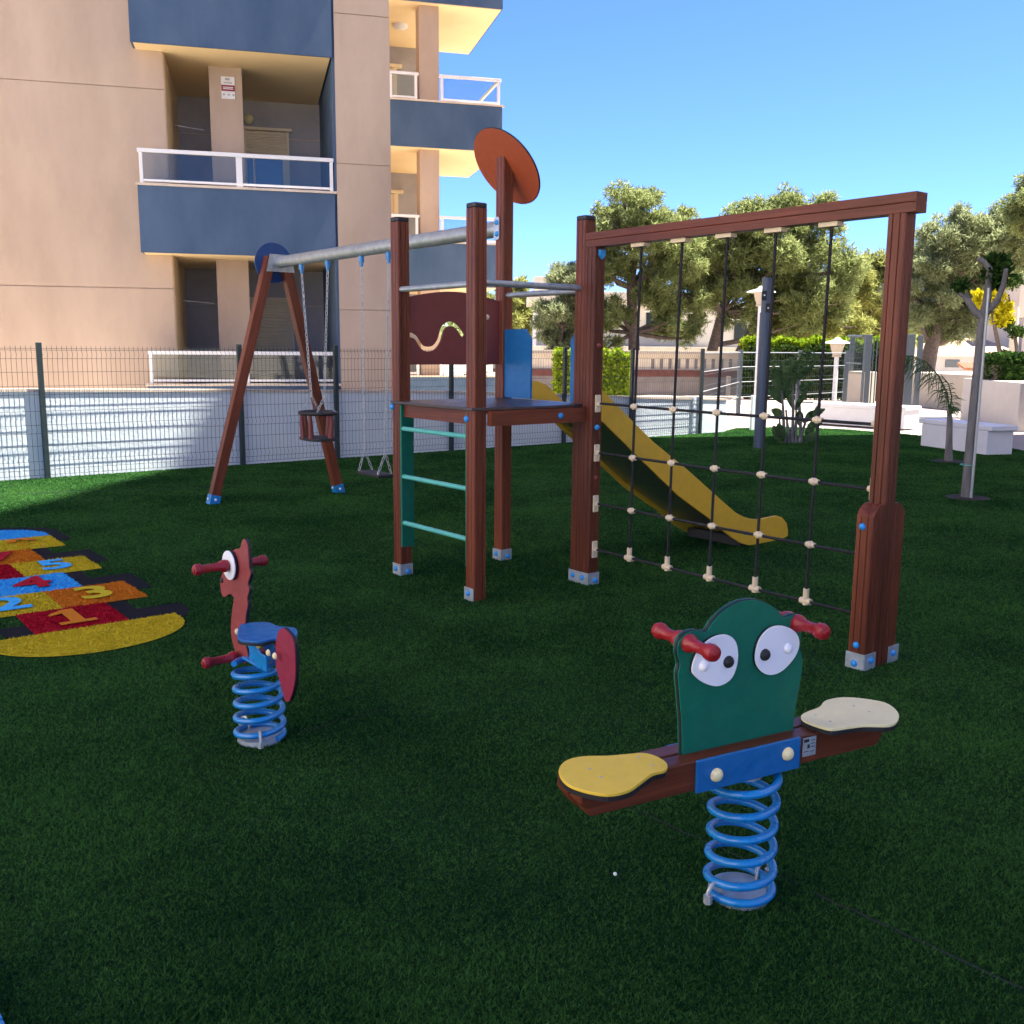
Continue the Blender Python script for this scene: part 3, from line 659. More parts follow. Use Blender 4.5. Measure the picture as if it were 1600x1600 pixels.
# head panel outline traced in its own upright plane
hpx = [(1068, 1182), (1064, 1130), (1060, 1080), (1058, 1052), (1061, 1038), (1057, 1018), (1060, 1000), (1072, 988), (1088, 984), (1102, 986), (1112, 972), (1128, 955), (1150, 941), (1172, 936), (1192, 939), (1212, 950), (1224, 963), (1232, 962), (1240, 959), (1248, 966), (1252, 985), (1250, 1010), (1254, 1030), (1251, 1060), (1243, 1105), (1236, 1150)]
hv = [on_f(x, y, .010) for x, y in hpx]
def loc2(p, c, d): q = p - c; return (q.dot(d), q.z)
h2d = spline([loc2(p, CFG, DF) for p in hv[1:-1]], 3); zb_ = .445
h2d = [(h2d[0][0] + .008, zb_)] + h2d + [(h2d[-1][0] - .008, zb_)]
MB().prism([CFG + NF * -.006 + DF * x + Z * z for x, z in h2d], NF * .004).build('panel_back', 'green', fr)
hp_core = [(x * 1.0, z) for x, z in h2d]
hd = MB().prism([CFG + NF * -.0018 + DF * x + Z * z for x, z in h2d], NF * .010).build('head_core', 'black', fr)
hdo = MB().prism([CFG + NF * .0084 + DF * (x * .992) + Z * (z * .996 + .0012) for x, z in h2d], NF * .004).build('head_panel', 'green', fr, 0, .0012)
def eye(pxs, pupil, glint):
    e2 = spline([loc2(on_f(x, y, .018), CFG, DF) for x, y in pxs], 4, True)
    k = MB().prism([CFG + NF * .0125 + DF * x + Z * z for x, z in e2], NF * .007).build('eye_backing', 'black', hdo)
    k = MB().prism([CFG + NF * .0196 + DF * (x * 1) + Z * (z + .0) for x, z in e2], NF * .005).build('eye', 'white', hdo, 0, .0015)
    p = on_f(*pupil, .025); bolt(p, NF, hdo, .018, 'black', 'pupil'); p = on_f(*glint, .025); bolt(p, NF, hdo, .016, 'glint', 'eye_glint')
eye([(1079, 1044), (1090, 1014), (1112, 995), (1134, 991), (1148, 1003), (1151, 1030), (1142, 1058), (1122, 1071), (1102, 1068), (1086, 1058)], (1138, 1034), (1099, 1041))
eye([(1178, 1030), (1184, 1000), (1200, 981), (1220, 977), (1240, 986), (1247, 1003), (1241, 1024), (1222, 1046), (1203, 1054), (1187, 1048)], (1195, 1023), (1231, 1013))
for px_ in ((1072, 1003), (1241, 972)):
    c = on_f(*px_, .0); handle(c - NF * .004, NF, .130, fr); handle(c - NF * .006, -NF, .130, fr)
# blue side plates, seats, sticker
for sg in (1, -1):
    o0 = CFG + NF * (.0625 if sg > 0 else -.0725)
    po = MB().box(o0 + DF * -.235 + Z * .398, DF * .378, NF * .010, Z * (.095 if sg > 0 else .088)).build('side_plate', 'blue', fr, 0, .003)
    if sg > 0:
        for x, z in ((-.168, .441), (.092, .452)): bolt(o0 + NF * .010 + DF * x + Z * z, NF, po, .0205, 'seatcream')
def seat_poly(pxs): return spline([tuple(gz(x, y, .513)[:2]) for x, y in pxs], 4, True)
sp1 = [(873, 1203), (884, 1188), (910, 1181), (950, 1180), (985, 1177), (1008, 1176), (1028, 1182), (1042, 1192), (1040, 1202), (1020, 1208), (1003, 1220), (982, 1234), (950, 1240), (912, 1234), (884, 1222)]
sp2 = [(1252, 1117), (1262, 1111), (1280, 1104), (1290, 1094), (1315, 1089), (1350, 1091), (1385, 1098), (1403, 1112), (1403, 1124), (1390, 1132), (1350, 1132), (1325, 1135), (1300, 1138), (1275, 1132), (1256, 1124)]
for pxs, mt in ((sp1, 'seatyellow'), (sp2, 'seatcream')):
    pl = seat_poly(pxs)
    so = MB().prism([Vector((x, y, .4915)) for x, y in pl], Z * .012).build('seat', 'black', fr)
    MB().prism([Vector((x, y, .5037)) for x, y in pl], Z * .009).build('seat_top', mt, so, 0, .002)
for x, y in ((921, 1201), (939, 1214), (998, 1183), (1018, 1196), (1334, 1103), (1358, 1112), (1274, 1117), (1297, 1127)):
    MB().dome(gz(x, y, .513) , Z, .0045, .0015, 8).build('screw', 'galv', fr)
st_ = MB(); o0 = CFG + NF * .0624 + DF * .160 + Z * .424
so_ = st_.box(o0, DF * .052, NF * .0008, Z * .058).build('rating_label', 'shoe', fr)
k = MB()
for (x, z, w_, h_) in ((.004, .044, .02, .009), (.018, .024, .009, .012), (.030, .046, .018, .002), (.030, .036, .018, .002), (.030, .026, .018, .002), (.004, .014, .02, .002), (.030, .012, .016, .002)): k.box(o0 + DF * x + Z * z + NF * .0009, DF * w_, NF * .0004, Z * h_)
k.build('label_print', 'black', so_)
MB().lathe(CFG + Z * .378, Z, [(0, .05), (.02, .05)], 16).build('spring_mount', 'galv', fr, 40)

# ---- horse-like spring rider
CH_ = Vector((-1.03, 3.86, 0)); al = R(40); NH = Vector((-math.cos(al), -math.sin(al), 0)); FH = Vector((-math.sin(al), math.cos(al), 0))
hr = thing('spring_rider', 'single seat red animal spring rider with blue saddle and one visible white eye', 'spring rider', CH_)
ho = spring(CH_, .022, .325, .094, .0125, 5.6, hr, R(-30)); spring_base(CH_, hr, ho, (R(-75), R(140)))
def on_h(x, y, off=0.): return on(x, y, CH_ + NH * off, NH)
npx = [(378, 1036), (368, 1020), (361, 990), (362, 960), (365, 938), (364, 932), (358, 928), (351, 933), (346, 928), (344, 912), (345, 902), (349, 893), (354, 880), (360, 864), (368, 858), (375, 856), (378, 846), (381, 842), (386, 850), (388, 870), (389, 888), (391, 898), (387, 912), (389, 922), (386, 934), (387, 945), (384, 960), (383, 975), (382, 1000), (388, 1030)]
def plate(pxs, off, mt, name, par=None):
    c2 = spline([loc2(on_h(x, y, off), CH_, FH) for x, y in pxs], 3, True)
    co = MB().prism([CH_ + NH * (off - .016) + FH * x + Z * z for x, z in c2], NH * .012).build(name + '_core', 'black', hr)
    return MB().prism([CH_ + NH * (off - .0038) + FH * x + Z * z for x, z in c2], NH * .004).build(name, mt, hr, 0, .001)
hn = plate(npx, .01, 'redpanel', 'neck_panel')
tpx = [(441, 981), (449, 987), (458, 1000), (461, 1025), (461, 1060), (456, 1085), (451, 1096), (445, 1094), (440, 1075), (433, 1050), (430, 1030), (431, 1005), (434, 988)]
tn = plate(tpx, .03, 'winered', 'tail_panel')
ec = on_h(360, 883, .02)
MB().lathe(ec - NH * .003, NH, [(0, .062), (.008, .062)], 40).build('eye_backing', 'black', hn, 30); MB().lathe(ec + NH * .0055, NH, [(0, .0615), (.004, .0605)], 40).build('eye', 'white', hn, 30)
bolt(on_h(347, 907, .011), NH, hn, .011, 'black', 'nostril')
handle(ec + NH * .008, NH, .15, hr); handle(ec - NH * .012, -NH, .15, hr)
fc = on_h(371, 1026, .02)
handle(fc, NH, .15, hr); handle(fc - NH * .02, -NH, .15, hr)
spx = [(371, 990), (376, 976), (398, 972), (420, 972), (432, 977), (447, 979), (461, 981), (465, 988), (460, 996), (445, 998), (428, 998), (408, 1002), (385, 1001), (373, 998)]
spl_ = spline([tuple(gz(x, y, .475)[:2]) for x, y in spx], 4, True)
so = MB().prism([Vector((x, y, .455)) for x, y in spl_], Z * .011).build('saddle_core', 'black', hr); MB().prism([Vector((x, y, .4662)) for x, y in spl_], Z * .009).build('saddle', 'blue', hr, 0, .002)
# inner block holding the panels on the spring
k = MB(); k.box(CH_ - FH * .085 - NH * .03 + Z * .328, FH * .17, NH * .06, Z * .01); k.tube([CH_ + FH * .03 + Z * .33, CH_ + FH * .03 + Z * .455], .02, 10)
for o_ in (.026, -.036): k.prism([CH_ + NH * o_ + FH * x + Z * z for x, z in ((-.15, .335), (-.06, .335), (.03, .42), (.09, .43), (.09, .452), (-.03, .452), (-.10, .40), (-.15, .40))], NH * .01)
k.build('mounting_block', 'bluespring', hr, 0, .003)
for px_, mt in (((420, 1020), 'seatcream'), ((430, 1025), 'seatcream'), ((405, 1008), 'seatyellow'), ((371, 987), 'beige')): bolt(on_h(*px_, .05), NH, hr, .014, mt)

# ---- blue edging at bottom left and a scrap of litter
e0, e1 = gz(-20, 1510), gz(34, 1640); d = (e1 - e0).normalized(); n_ = Vector((-d.y, d.x, 0)); k = MB()
eb = thing('edging_board', 'light blue ribbed edging at the lower left corner of the turf', 'edging', e0)
L = (e1 - e0).length
for i in range(12):
    k.box(e0 + d * (L * i / 12) - n_ * .05 + Z * .0, d * (L / 12 - .004), n_ * .028 + Z * .0, Z * .05)
k.build('blue_strip', 'bluespring', eb, 0, .004)
MB().box(e0 - n_ * .085, d * L, n_ * .034, Z * .06).build('dark_strip', 'black', eb, 0, .004)
tag(MB().ball(gz(961, 1375) + Z * .02, .006, 6).build('litter', 'litter'), 'tiny white scrap lying on the turf below the yellow see-saw seat', 'litter')

# ================================================================== FENCE AND WALL
FA = -7.80
pb = [-5.7, -3.2, -.75, 1.72, 3.15, 5.14, 7.46, 9.05, 10.9]
fen = thing('mesh_fence', 'long dark green welded mesh fence with posts along the white wall', 'fence', T(FA, 3))
def mesh_panel(p, q, zb, zt, parent, mt='fencewire', dz=.55, step=.055, rw=.0027, bends=True, nrm=None):
    d = (q - p); L = d.length; d.normalize(); nrm = nrm or Vector((d.y, -d.x, 0)); k = MB(); n = int(L / step)
    bz = [zb + .12, zb + (zt - zb) * .36, zb + (zt - zb) * .66, zt - .10] if bends else []
    def prof():
        z = [(zb, 0)]
        for c in bz: z += [(c - .045, 0), (c, .03), (c + .045, 0)]
        z.append((zt, 0)); return z
    pr = prof()
    for i in range(n + 1):
        c = p + d * (L * i / n); k.tube([c + nrm * o + Z * z for z, o in pr], rw, 4, caps=False)
    hz = sorted([zb + .005, zt - .03] + [c - .05 for c in bz] + [c + .05 for c in bz] + ([zb + i * (zt - zb) / 7 for i in range(1, 7)] if not bends else [zb + (zt - zb) * .23, zb + (zt - zb) * .5, zb + (zt - zb) * .8]))
    for z in hz: k.tube([p + Z * z + nrm * .004, q + Z * z + nrm * .004], rw * 1.15, 4, caps=False)
    return k.build('mesh_panel', mt, parent)
for i in range(len(pb) - 1): mesh_panel(T(FA, pb[i] + .03), T(FA, pb[i + 1] - .03), .04, 1.58, fen)
for b in pb:
    MB().box(T(FA - .03, b - .03, 0), U * .06, V * .06, Z * 1.62).build('fence_post', 'fencegreen', fen, 0, .006)
# far stretch facing the street
fen2 = thing('mesh_fence', 'grey open mesh fence along the street behind the slide and net', 'fence', Vector((7.6, 27, 0)))
pp = [T(FA, 10.9), gz(1153, 646), gz(1245, 641), gz(1318, 635)]
for i in range(1, len(pp) - 1): mesh_panel(pp[i], pp[i + 1], .05, 1.55, fen2, 'fencegrey', bends=False, step=.11, rw=.0022)
mesh_panel(pp[0] + (pp[1] - pp[0]) * .01, pp[1], .05, 1.55, fen2, 'fencegrey', bends=False, step=.11, rw=.0022)
for i in range(len(pp) - 1):
    k = MB()
    for z in (.42, .80, 1.18, 1.54): k.tube([pp[i] + Z * z, pp[i + 1] + Z * z], .009, 5)
    k.build('rail', 'galv', fen2)  # paler, thicker wires stand in for sunlight on the mesh
for p in pp[1:]: MB().box(p - Vector((.05, .05, 0)), Vector((.10, 0, 0)), Vector((0, .10, 0)), Z * 1.6).build('fence_post', 'fencegrey', fen2, 0, .006)
# white low wall behind the fence
wl = thing('low_wall', 'low white painted wall behind the green mesh fence', 'wall', T(FA - .1, 3))
wb = [(-9, 1.16), (-1.2, 1.045), (1.7, .985), (5.1, .90), (7.5, .80), (9.6, .70), (11.7, .62)]
k = MB(); c = MB()
for i in range(len(wb) - 1):
    (b0, h0), (b1, h1) = wb[i], wb[i + 1]
    pl = [T(0, b0, -.05), T(0, b1, -.05), T(0, b1, h1), T(0, b0, h0)]
    nseg = 10
    k.prism([p + U * (FA - .045) for p in pl], -U * .16)
    c.prism([T(FA - .03, b0, h0), T(FA - .03, b1, h1), T(FA - .03, b1, h1 + .035), T(FA - .03, b0, h0 + .035)], -U * .20)
k.build('wall_face', 'wallwhite', wl); c.build('coping', 'sill', wl)
for x, y in ((1064, 676), (1144, 669)):
    p = gz(x, y); bb_ = (p - P2).dot(V); MB().box(T(FA - .06, bb_ - .12, 0), U * .05, V * .20, Z * .70).build('wall_pier', 'wallwhite', wl, 0, .01)

# ================================================================== APARTMENT BUILDING (left)
ap_ = thing('apartment_building', 'cream and blue grey apartment block with glass balconies behind the fence', 'building', B(0, 0, 0))
def bb(name, mt, s0, s1, t0, t1, z0, z1, par=None, bevel=0.):
    return MB().box(B(s0, t0, z0), FU * (s1 - s0), FN * (t1 - t0), Z * (z1 - z0)).build(name, mt, par or ap_, 0, bevel)
FZ = [0, 2.97, 5.905, 8.85, 11.79]                    # parapet bottoms
SILL = [.985, 3.915, 6.86, 9.80]
# left wall in bands with shadow gaps
gro = [-.3, 2.455, 5.355, 8.29, 11.2]
k = MB()
for i in range(len(gro) - 1): k.box(B(-11, .40, gro[i] + .007), FU * 10.0, FN * .02, Z * (gro[i + 1] - gro[i] - .014))
k.build('wall', 'stucco', ap_); bb('wall', 'stucco', -11, -1.003, .418, 3.6, -.3, 12)
# pilaster
gp = [-.3, 2.17, 4.367, 6.525, 9.4, 12]
k = MB()
for i in range(len(gp) - 1): k.box(B(1.49, 0, gp[i] + .007), FU * .83, FN * .02, Z * (gp[i + 1] - gp[i] - .014))
k.build('pilaster', 'stucco', ap_); bb('pilaster', 'stucco', 1.493, 2.317, .018, 9, -.3, 12)
bb('wall', 'bluewall', 1.455, 1.492, .05, 3.3, -.2, 12)
# back wall of the loggia and return
bb('wall', 'darkwall', -1.002, 1.455, 3.1, 3.4, -.2, 12); bb('wall', 'stuccodeep', -1.002, -.985, .45, 3.1, -.2, 12)
k = MB()
for i in range(4): k.box(B(-.98, 3.085, 2.33 + 2.94 * i), FU * 2.42, FN * .014, Z * .012)
k.build('wall_joint', 'sill', ap_)
col_ = bb('column', 'stucco', -.372, .126, 1.0, 1.5, -.2, 12)
for i in range(4):
    z0, z1 = (FZ[i], SILL[i]) if i else (-.2, SILL[0])
    par = bb('parapet', 'bluewall', -1.405, 1.452, 0, .16, z0, z1)
    bb('parapet_end', 'bluewall', -1.405, -1.25, .162, .398, z0, z1, par)
    bb('sill', 'sill', -1.43, 1.485, -.025, .19, z1 + .001, z1 + .035, par)
    if i:
        so = bb('balcony_slab', 'stuccodeep', -1.37, 1.425, .0 + .035, 3.1, z0 - .012, z0 + .15, None)
        MB().box(B(-1.405, -.001, z0 - .014), FU * 2.857, FN * .034, Z * .012).build('drip_edge', 'bluewall', par)
    rl = thing_ = None
    r0 = z1 + .035; k = MB(); s0, s1, t_ = -1.372, 1.437, .05
    for s_ in (s0, .0, s1 - .05): k.box(B(s_, t_, r0), FU * (.05 if s_ != 0 else .09), FN * .05, Z * .44)
    k.box(B(s0 - .02, t_ - .012, r0 + .441), FU * (s1 - s0 + .03), FN * .074, Z * .055); k.box(B(s0 + .051, t_ + .004, r0 + .03), FU * (-s0 - .053), FN * .04, Z * .035); k.box(B(.092, t_ + .004, r0 + .03), FU * (s1 - .05 - .094), FN * .04, Z * .035)
    ro = k.build('railing', 'whitepaint', ap_, 0, .004)
    MB().box(B(s0 + .052, t_ + .02, r0 + .066), FU * (-s0 - .054), FN * .008, Z * .374).build('glass', 'railglass', ro); MB().box(B(.092, t_ + .02, r0 + .066), FU * (s1 - .05 - .094), FN * .008, Z * .374).build('glass', 'railglass', ro)
    # window / balcony door
    fz = z0 + .16 if i else 0.05; wt = (2.43, 5.39, 8.33, 11.27)[i]
    wo = bb('window_frame', 'shutter', .86, .90, 3.05, 3.099, fz, wt); bb('lintel', 'shutter', .10, .955, 3.0, 3.098, wt + .001, wt + .045, wo)
    bb('window_frame', 'shutter', .10, .16, 3.05, 3.099, fz, wt, wo)
    sb = wt - (.47 if i == 1 else (2.3 if i == 0 else .6)); k = MB(); zz = sb
    while zz < wt - .02:
        k.prism([B(.161, 3.062, zz), B(.161, 3.05, zz + .022), B(.161, 3.062, zz + .044), B(.161, 3.09, zz + .044), B(.161, 3.09, zz)], FU * .698); zz += .046
    k.build('shutter', 'shutter', wo)
    if i: bb('pane', 'glassdark', .165, .855, 3.07, 3.095, fz + .05, sb - .01, wo); bb('mullion', 'shutter', .26, .30, 3.045, 3.069, fz, sb - .002, wo); bb('mullion', 'shutter', .78, .858, 3.045, 3.069, fz, sb - .002, wo)
# round wall lamp and security sign
MB().lathe(B(.22, 3.0, 5.52 + .04), -FN, [(-.1, .07), (0, .085), (.03, .08), (.06, .05), (.07, .01)], 20).build('wall_lamp', 'seatcream', ap_, 50)
sg = MB().box(B(-.19, .985, 5.42), FU * .205, FN * .012, Z * .33).build('alarm_sign', 'whitepaint', col_)
MB().box(B(-.188, .980, 5.535), FU * .201, FN * .004, Z * .09).build('sign_band', 'red', sg)
k = MB(); k.box(B(-.13, .981, 5.695), FU * .07, FN * .003, Z * .035); k.box(B(-.15, .981, 5.65), FU * .125, FN * .003, Z * .018)
for s_ in (-.17, -.095, -.025): k.box(B(s_, .981, 5.47), FU * .03, FN * .003, Z * .025)
k.build('sign_print', 'darkwall', sg)
k = MB(); k.box(B(-.165, .978, 5.562), FU * .155, FN * .0018, Z * .012); k.box(B(-.165, .978, 5.585), FU * .155, FN * .0018, Z * .012); k.build('sign_band_print', 'whitepaint', sg)
# clothes line on the ground floor loggia, seat behind the glass
k = MB(); k.tube([B(-.95, 1.6, 2.33), B(-.45, 1.7, 2.30)], .006, 5); k.tube([B(-.95, 1.6, 5.1), B(-.5, 1.7, 5.07)], .006, 5); k.build('clothes_line', 'whitepaint', ap_)
# right set-back wing
t0 = 6.2
for i in range(4):
    z0, z1 = (FZ[i], SILL[i]) if i else (-.2, SILL[0])
    pz = z0 - .03
    par = bb('parapet', 'bluewall', 2.32, 5.62, t0, t0 + .16, pz, z1 - .045); bb('parapet_side', 'bluewall', 5.46, 5.62, t0 + .161, t0 + 3.45, pz, z1 - .045, par)
    bb('sill', 'sill', 2.32, 5.66, t0 - .03, t0 + .2, z1 - .044, z1 - .01, par); bb('sill_side', 'sill', 5.43, 5.66, t0 + .201, t0 + 3.48, z1 - .044, z1 - .01, par)
    if i: bb('balcony_slab', 'stuccodeep', 2.32, 5.59, t0 + .03, t0 + 3.42, pz - .012, pz + .15)
    r0 = z1 - .01; k = MB(); t_ = t0 + .05
    for a_, b_ in ((3.15, 3.75), (4.26, 5.58)):
        k.box(B(a_, t_, r0), FU * .06, FN * .05, Z * .50); k.box(B(b_ - .06, t_, r0), FU * .06, FN * .05, Z * .50)
        k.box(B(a_ - .03, t_ - .01, r0 + .501), FU * (b_ - a_ + .06), FN * .07, Z * .055); k.box(B(a_ + .061, t_ + .005, r0 + .03), FU * (b_ - a_ - .122), FN * .04, Z * .04)
    k.box(B(5.535, t_ + .06, r0 + .501), FU * .06, FN * 3.2, Z * .055); k.box(B(5.545, t_ + 3.2, r0), FU * .05, FN * .05, Z * .50); k.box(B(5.545, t_ + .06, r0 + .03), FU * .04, FN * 3.1, Z * .04)
    ro = k.build('railing', 'whitepaint', ap_, 0, .004)
    for a_, b_ in ((3.15, 3.75), (4.26, 5.58)): MB().box(B(a_ + .062, t_ + .02, r0 + .071), FU * (b_ - a_ - .124), FN * .008, Z * .42).build('glass', 'railglass', ro)
    wt = (2.43, 5.39, 8.33, 11.27)[i]
    wo = bb('window_frame', 'shutter', 3.66, 3.76, t0 + 3.2, t0 + 3.29, z0 + .16, wt - .03); bb('shutter', 'shutter', 2.9, 3.659, t0 + 3.22, t0 + 3.29, z0 + .16, wt - .04, wo); bb('lintel', 'shutter', 2.8, 3.88, t0 + 3.12, t0 + 3.29, wt - .03, wt + .04, wo)
bb('column', 'stucco', 3.815, 4.245, t0 + .17, t0 + .62, -.2, 12)
bb('wall', 'darkwall', 2.32, 4.25, t0 + 3.3, t0 + 8, -.2, 12); bb('wall', 'stucco', -11, 2.318, 3.61, 12, -.2, 12)
MB().lathe(B(3.62, t0 + 1.6, FZ[3] - .045), -Z, [(-.005, .17), (.05, .17), (.07, .15), (.10, .06)], 24).build('ceiling_lamp', 'whitepaint', ap_, 50)
MB().prism([B(3.3, t0 + 1.5, SILL[2] + x) for x in (0,)] + [B(3.3, t0 + 1.5, SILL[2] + .3), B(3.9, t0 + 1.5, SILL[2] + .27), B(3.9, t0 + 1.5, SILL[2])], FN * .5).build('patio_seat', 'darkwall', ap_)
for i in (0,):
    k = MB(); k.box(B(-.66, 2.3, .95), FU * .62, FN * .25, Z * .36); k.build('grill_stand', 'darkwall', ap_)

# ================================================================== TALL BLOCK ON THE RIGHT (casts the shade)
GD = Vector((.132, .991, 0)).normalized(); GH = Vector((.991, -.132, 0)); HB = 33.
A0, A1 = Vector((-4.937, 9.378, 0)), Vector((-4.515, 12.551, 0)); F0 = Vector((1.9, 17.85, 0)); F1 = F0 + Vector((.4654, .110, 0))
lf = (F1 - F0).normalized(); den = GD.x * lf.y - GD.y * lf.x; tt = ((F0 - A0).x * lf.y - (F0 - A0).y * lf.x) / den
KC = A0 + GD * tt; KR = KC + Vector((.4654, .110, 0)) * HB
tb = thing('tower_block', 'tall pale residential tower beyond the right edge that shades the playground', 'building', KR)
k = MB(); k.prism([KR - Z * .1, KR - GD * 24 - Z * .1, KR - GD * 24 + lf * 15 - Z * .1, KR + lf * 15 - Z * .1], Z * (HB + .1)); k.build('wall', 'brightwall', tb)
for f_ in range(10):
    k = MB(); kg = MB()
    for j in range(4):
        o = KR - GD * (4 + j * 4.8) + Z * (1.0 + f_ * 3.05); k.box(o - GH * .04, -GD * 1.8, GH * .05, Z * 1.5); kg.box(o - GH * .06 - GD * .1 + Z * .1, -GD * 1.6, GH * .02, Z * 1.3)
    wo = k.build('window', 'whitepaint', tb); kg.build('pane', 'glassdark', wo)

# ================================================================== ADDED BLOCK ON THE LEFT (unseen, bounces sunlight onto the playground)
lb = thing('apartment_building', 'white sunlit apartment block left of the playground outside the frame', 'building', Vector((-14, -8, 0)))
MB().box(Vector((-26, -26, -.1)), (12.5, 0, 0), (0, 31, 0), (0, 0, 19)).build('wall', 'brightwall', lb)
for f_ in range(6):
    k = MB(); kg = MB()
    for j in range(6):
        o = Vector((-13.5, -23.5 + j * 5, .9 + f_ * 2.95)); k.box(o - Vector((.06, 0, 0)), (.10, 0, 0), (0, 1.5, 0), (0, 0, 1.35)); kg.box(o + Vector((.0, .1, .1)), (.06, 0, 0), (0, 1.3, 0), (0, 0, 1.15))
    wo = k.build('window', 'whitepaint', lb); kg.build('pane', 'glassdark', wo)

# ================================================================== TREES
def tufts(cents, rads, n, size, w, parent, mt, name='crown', flat=.8, needle=9, up=.35, sub=0):
    """many needle tufts spread through lobes; each tuft is a small fan of quads"""
    cents = np.array(cents); rads = np.array(rads)
    if sub:
        dd = RNG.normal(size=(len(cents), sub, 3)); dd /= np.linalg.norm(dd, axis=2)[:, :, None]
        cents = (cents[:, None, :] + dd * (rads[:, None, None] * RNG.uniform(.45, 1.0, (len(cents), sub, 1))) * np.array([1, 1, .85])).reshape(-1, 3)
        rads = (rads[:, None] * RNG.uniform(.26, .52, (len(rads), sub))).ravel()
    pr = rads ** 2.2; pr /= pr.sum()
    idx = RNG.choice(len(cents), n, p=pr)
    d = RNG.normal(size=(n, 3)); d /= np.linalg.norm(d, axis=1)[:, None]
    rr = RNG.random(n) ** .42
    c = cents[idx] + d * (rads[idx] * rr)[:, None] * np.array([1, 1, flat])
    m_ = n * needle; cc = np.repeat(c, needle, 0); od = np.repeat(d, needle, 0)
    dr = RNG.normal(size=(m_, 3)) + od * .7 + np.array([0, 0, up]); dr /= np.linalg.norm(dr, axis=1)[:, None]
    sd = np.cross(dr, RNG.normal(size=(m_, 3))); sd /= np.linalg.norm(sd, axis=1)[:, None]
    L = (size * RNG.uniform(.6, 1.3, m_))[:, None]; ww = (w * RNG.uniform(.7, 1.3, m_))[:, None]
    p0 = cc + dr * L * .1
    vs = np.stack([p0 - sd * ww * .5, p0 + sd * ww * .5, p0 + dr * L + sd * ww * .35, p0 + dr * L - sd * ww * .35], 1).reshape(-1, 3)
    return np_mesh(name, vs, 4, mt, parent)
def tree(name, label, base, trunk, rtr, lobes, Y, n, size, w, mt, bark='bark', branches=True, group=None, dep=.8, cat='tree', extra=None, needle=9, flat=.8):
    """lobes: (px, py, radius px) in the picture at depth Y, spread in depth by dep"""
    b = Vector(base); o = thing(name, label, cat, b, group); k = MB()
    tp = [at(x, y, Y) for x, y in trunk]; tp[0].z = min(tp[0].z, 0) if tp[0].z < .3 else tp[0].z
    tp = [Vector((tp[0].x, tp[0].y, -.05))] + tp
    rs = [rtr * (1.15 - .65 * i / (len(tp) - 1)) for i in range(len(tp))]
    k.tube(tp, rs, 10); ce, ra = [], []
    for (x, y, r_) in lobes:
        rad = r_ * Y / CF
        for dd in ((-1, 1) if r_ > 24 else (0,)):
            c_ = at(x + random.uniform(-.25, .25) * r_, y + random.uniform(-.2, .2) * r_, Y) + Vector((0, dd * rad * dep * random.uniform(.5, 1.1), 0)); ce.append(tuple(c_)); ra.append(rad * random.uniform(.85, 1.1))
    if branches:
        for c_, r_ in zip(ce, ra):
            c_ = Vector(c_); s_ = min(tp[2:] if len(tp) > 3 else tp[1:], key=lambda p: (p - c_).length + abs(p.z - c_.z + r_) * .7); mid = s_.lerp(c_, .5) - Z * r_ * .12 + Vector((random.uniform(-.2, .2), random.uniform(-.2, .2), 0)) * r_
            k.tube([s_, mid, c_, c_ + (c_ - mid).normalized() * r_ * .5], [rtr * .42, rtr * .3, rtr * .16, rtr * .05], 6)
    k.build('trunk', bark, o, 60); tufts(ce, ra, int(n * 1.5), size * .62, w * .50, o, mt, needle=needle, flat=flat, sub=8); return o
PG = 'pine trees behind the playground'
tree('pine_tree', 'grey green pine with a rounded top rising behind the wooden tower post', (4.6, 38, 0), [(992, 590), (990, 520), (986, 450), (990, 390), (995, 340)], .24,
     [(1000, 330, 42), (960, 352, 36), (1040, 350, 36), (940, 330, 16), (975, 315, 24), (1010, 400, 50), (955, 420, 38), (1060, 400, 38), (930, 375, 24), (1075, 350, 22), (965, 490, 34), (935, 505, 22), (1045, 455, 40), (1040, 505, 32), (1070, 530, 22), (1000, 460, 22), (955, 540, 22), (1078, 420, 32), (1085, 468, 28), (1092, 505, 20)], 38, 7500, .26, .055, 'pine', group=PG)
tree('pine_tree', 'small grey leaved tree left of the thick net post', (2.1, 37, 0), [(868, 600), (872, 560), (878, 510), (885, 470)], .16,
     [(885, 430, 30), (905, 420, 24), (865, 442, 18), (900, 450, 26), (880, 500, 34), (855, 525, 22), (895, 540, 26), (870, 545, 24), (905, 500, 22)], 37, 3200, .24, .055, 'pinegrey', group=PG)
tree('pine_tree', 'large dense pine with twin leaning trunks behind the rope net', (8.4, 39, 0), [(1104, 582), (1115, 540), (1128, 490), (1140, 440), (1160, 390)], .24,
     [(1150, 380, 55), (1120, 410, 42), (1195, 370, 50), (1235, 345, 42), (1220, 325, 30), (1260, 330, 30), (1200, 330, 24), (1205, 430, 48), (1155, 450, 40), (1110, 460, 28), (1250, 410, 50), (1180, 490, 30), (1240, 470, 45), (1285, 380, 38), (1300, 430, 40), (1280, 480, 42), (1225, 510, 34), (1180, 525, 22), (1160, 345, 30), (1092, 440, 28), (1098, 385, 26), (1130, 500, 22)], 39, 11500, .26, .055, 'pine', group=PG)
tree('pine_tree', 'slanting trunk pine with yellow green crown beside the dense pine', (9.2, 40, 0), [(1142, 582), (1158, 545), (1180, 500), (1215, 450)], .22,
     [(1215, 480, 36), (1260, 500, 40), (1300, 500, 36), (1195, 515, 24), (1240, 520, 30), (1330, 510, 26), (1235, 450, 30)], 40, 4200, .25, .055, 'pineyellow', group=PG)
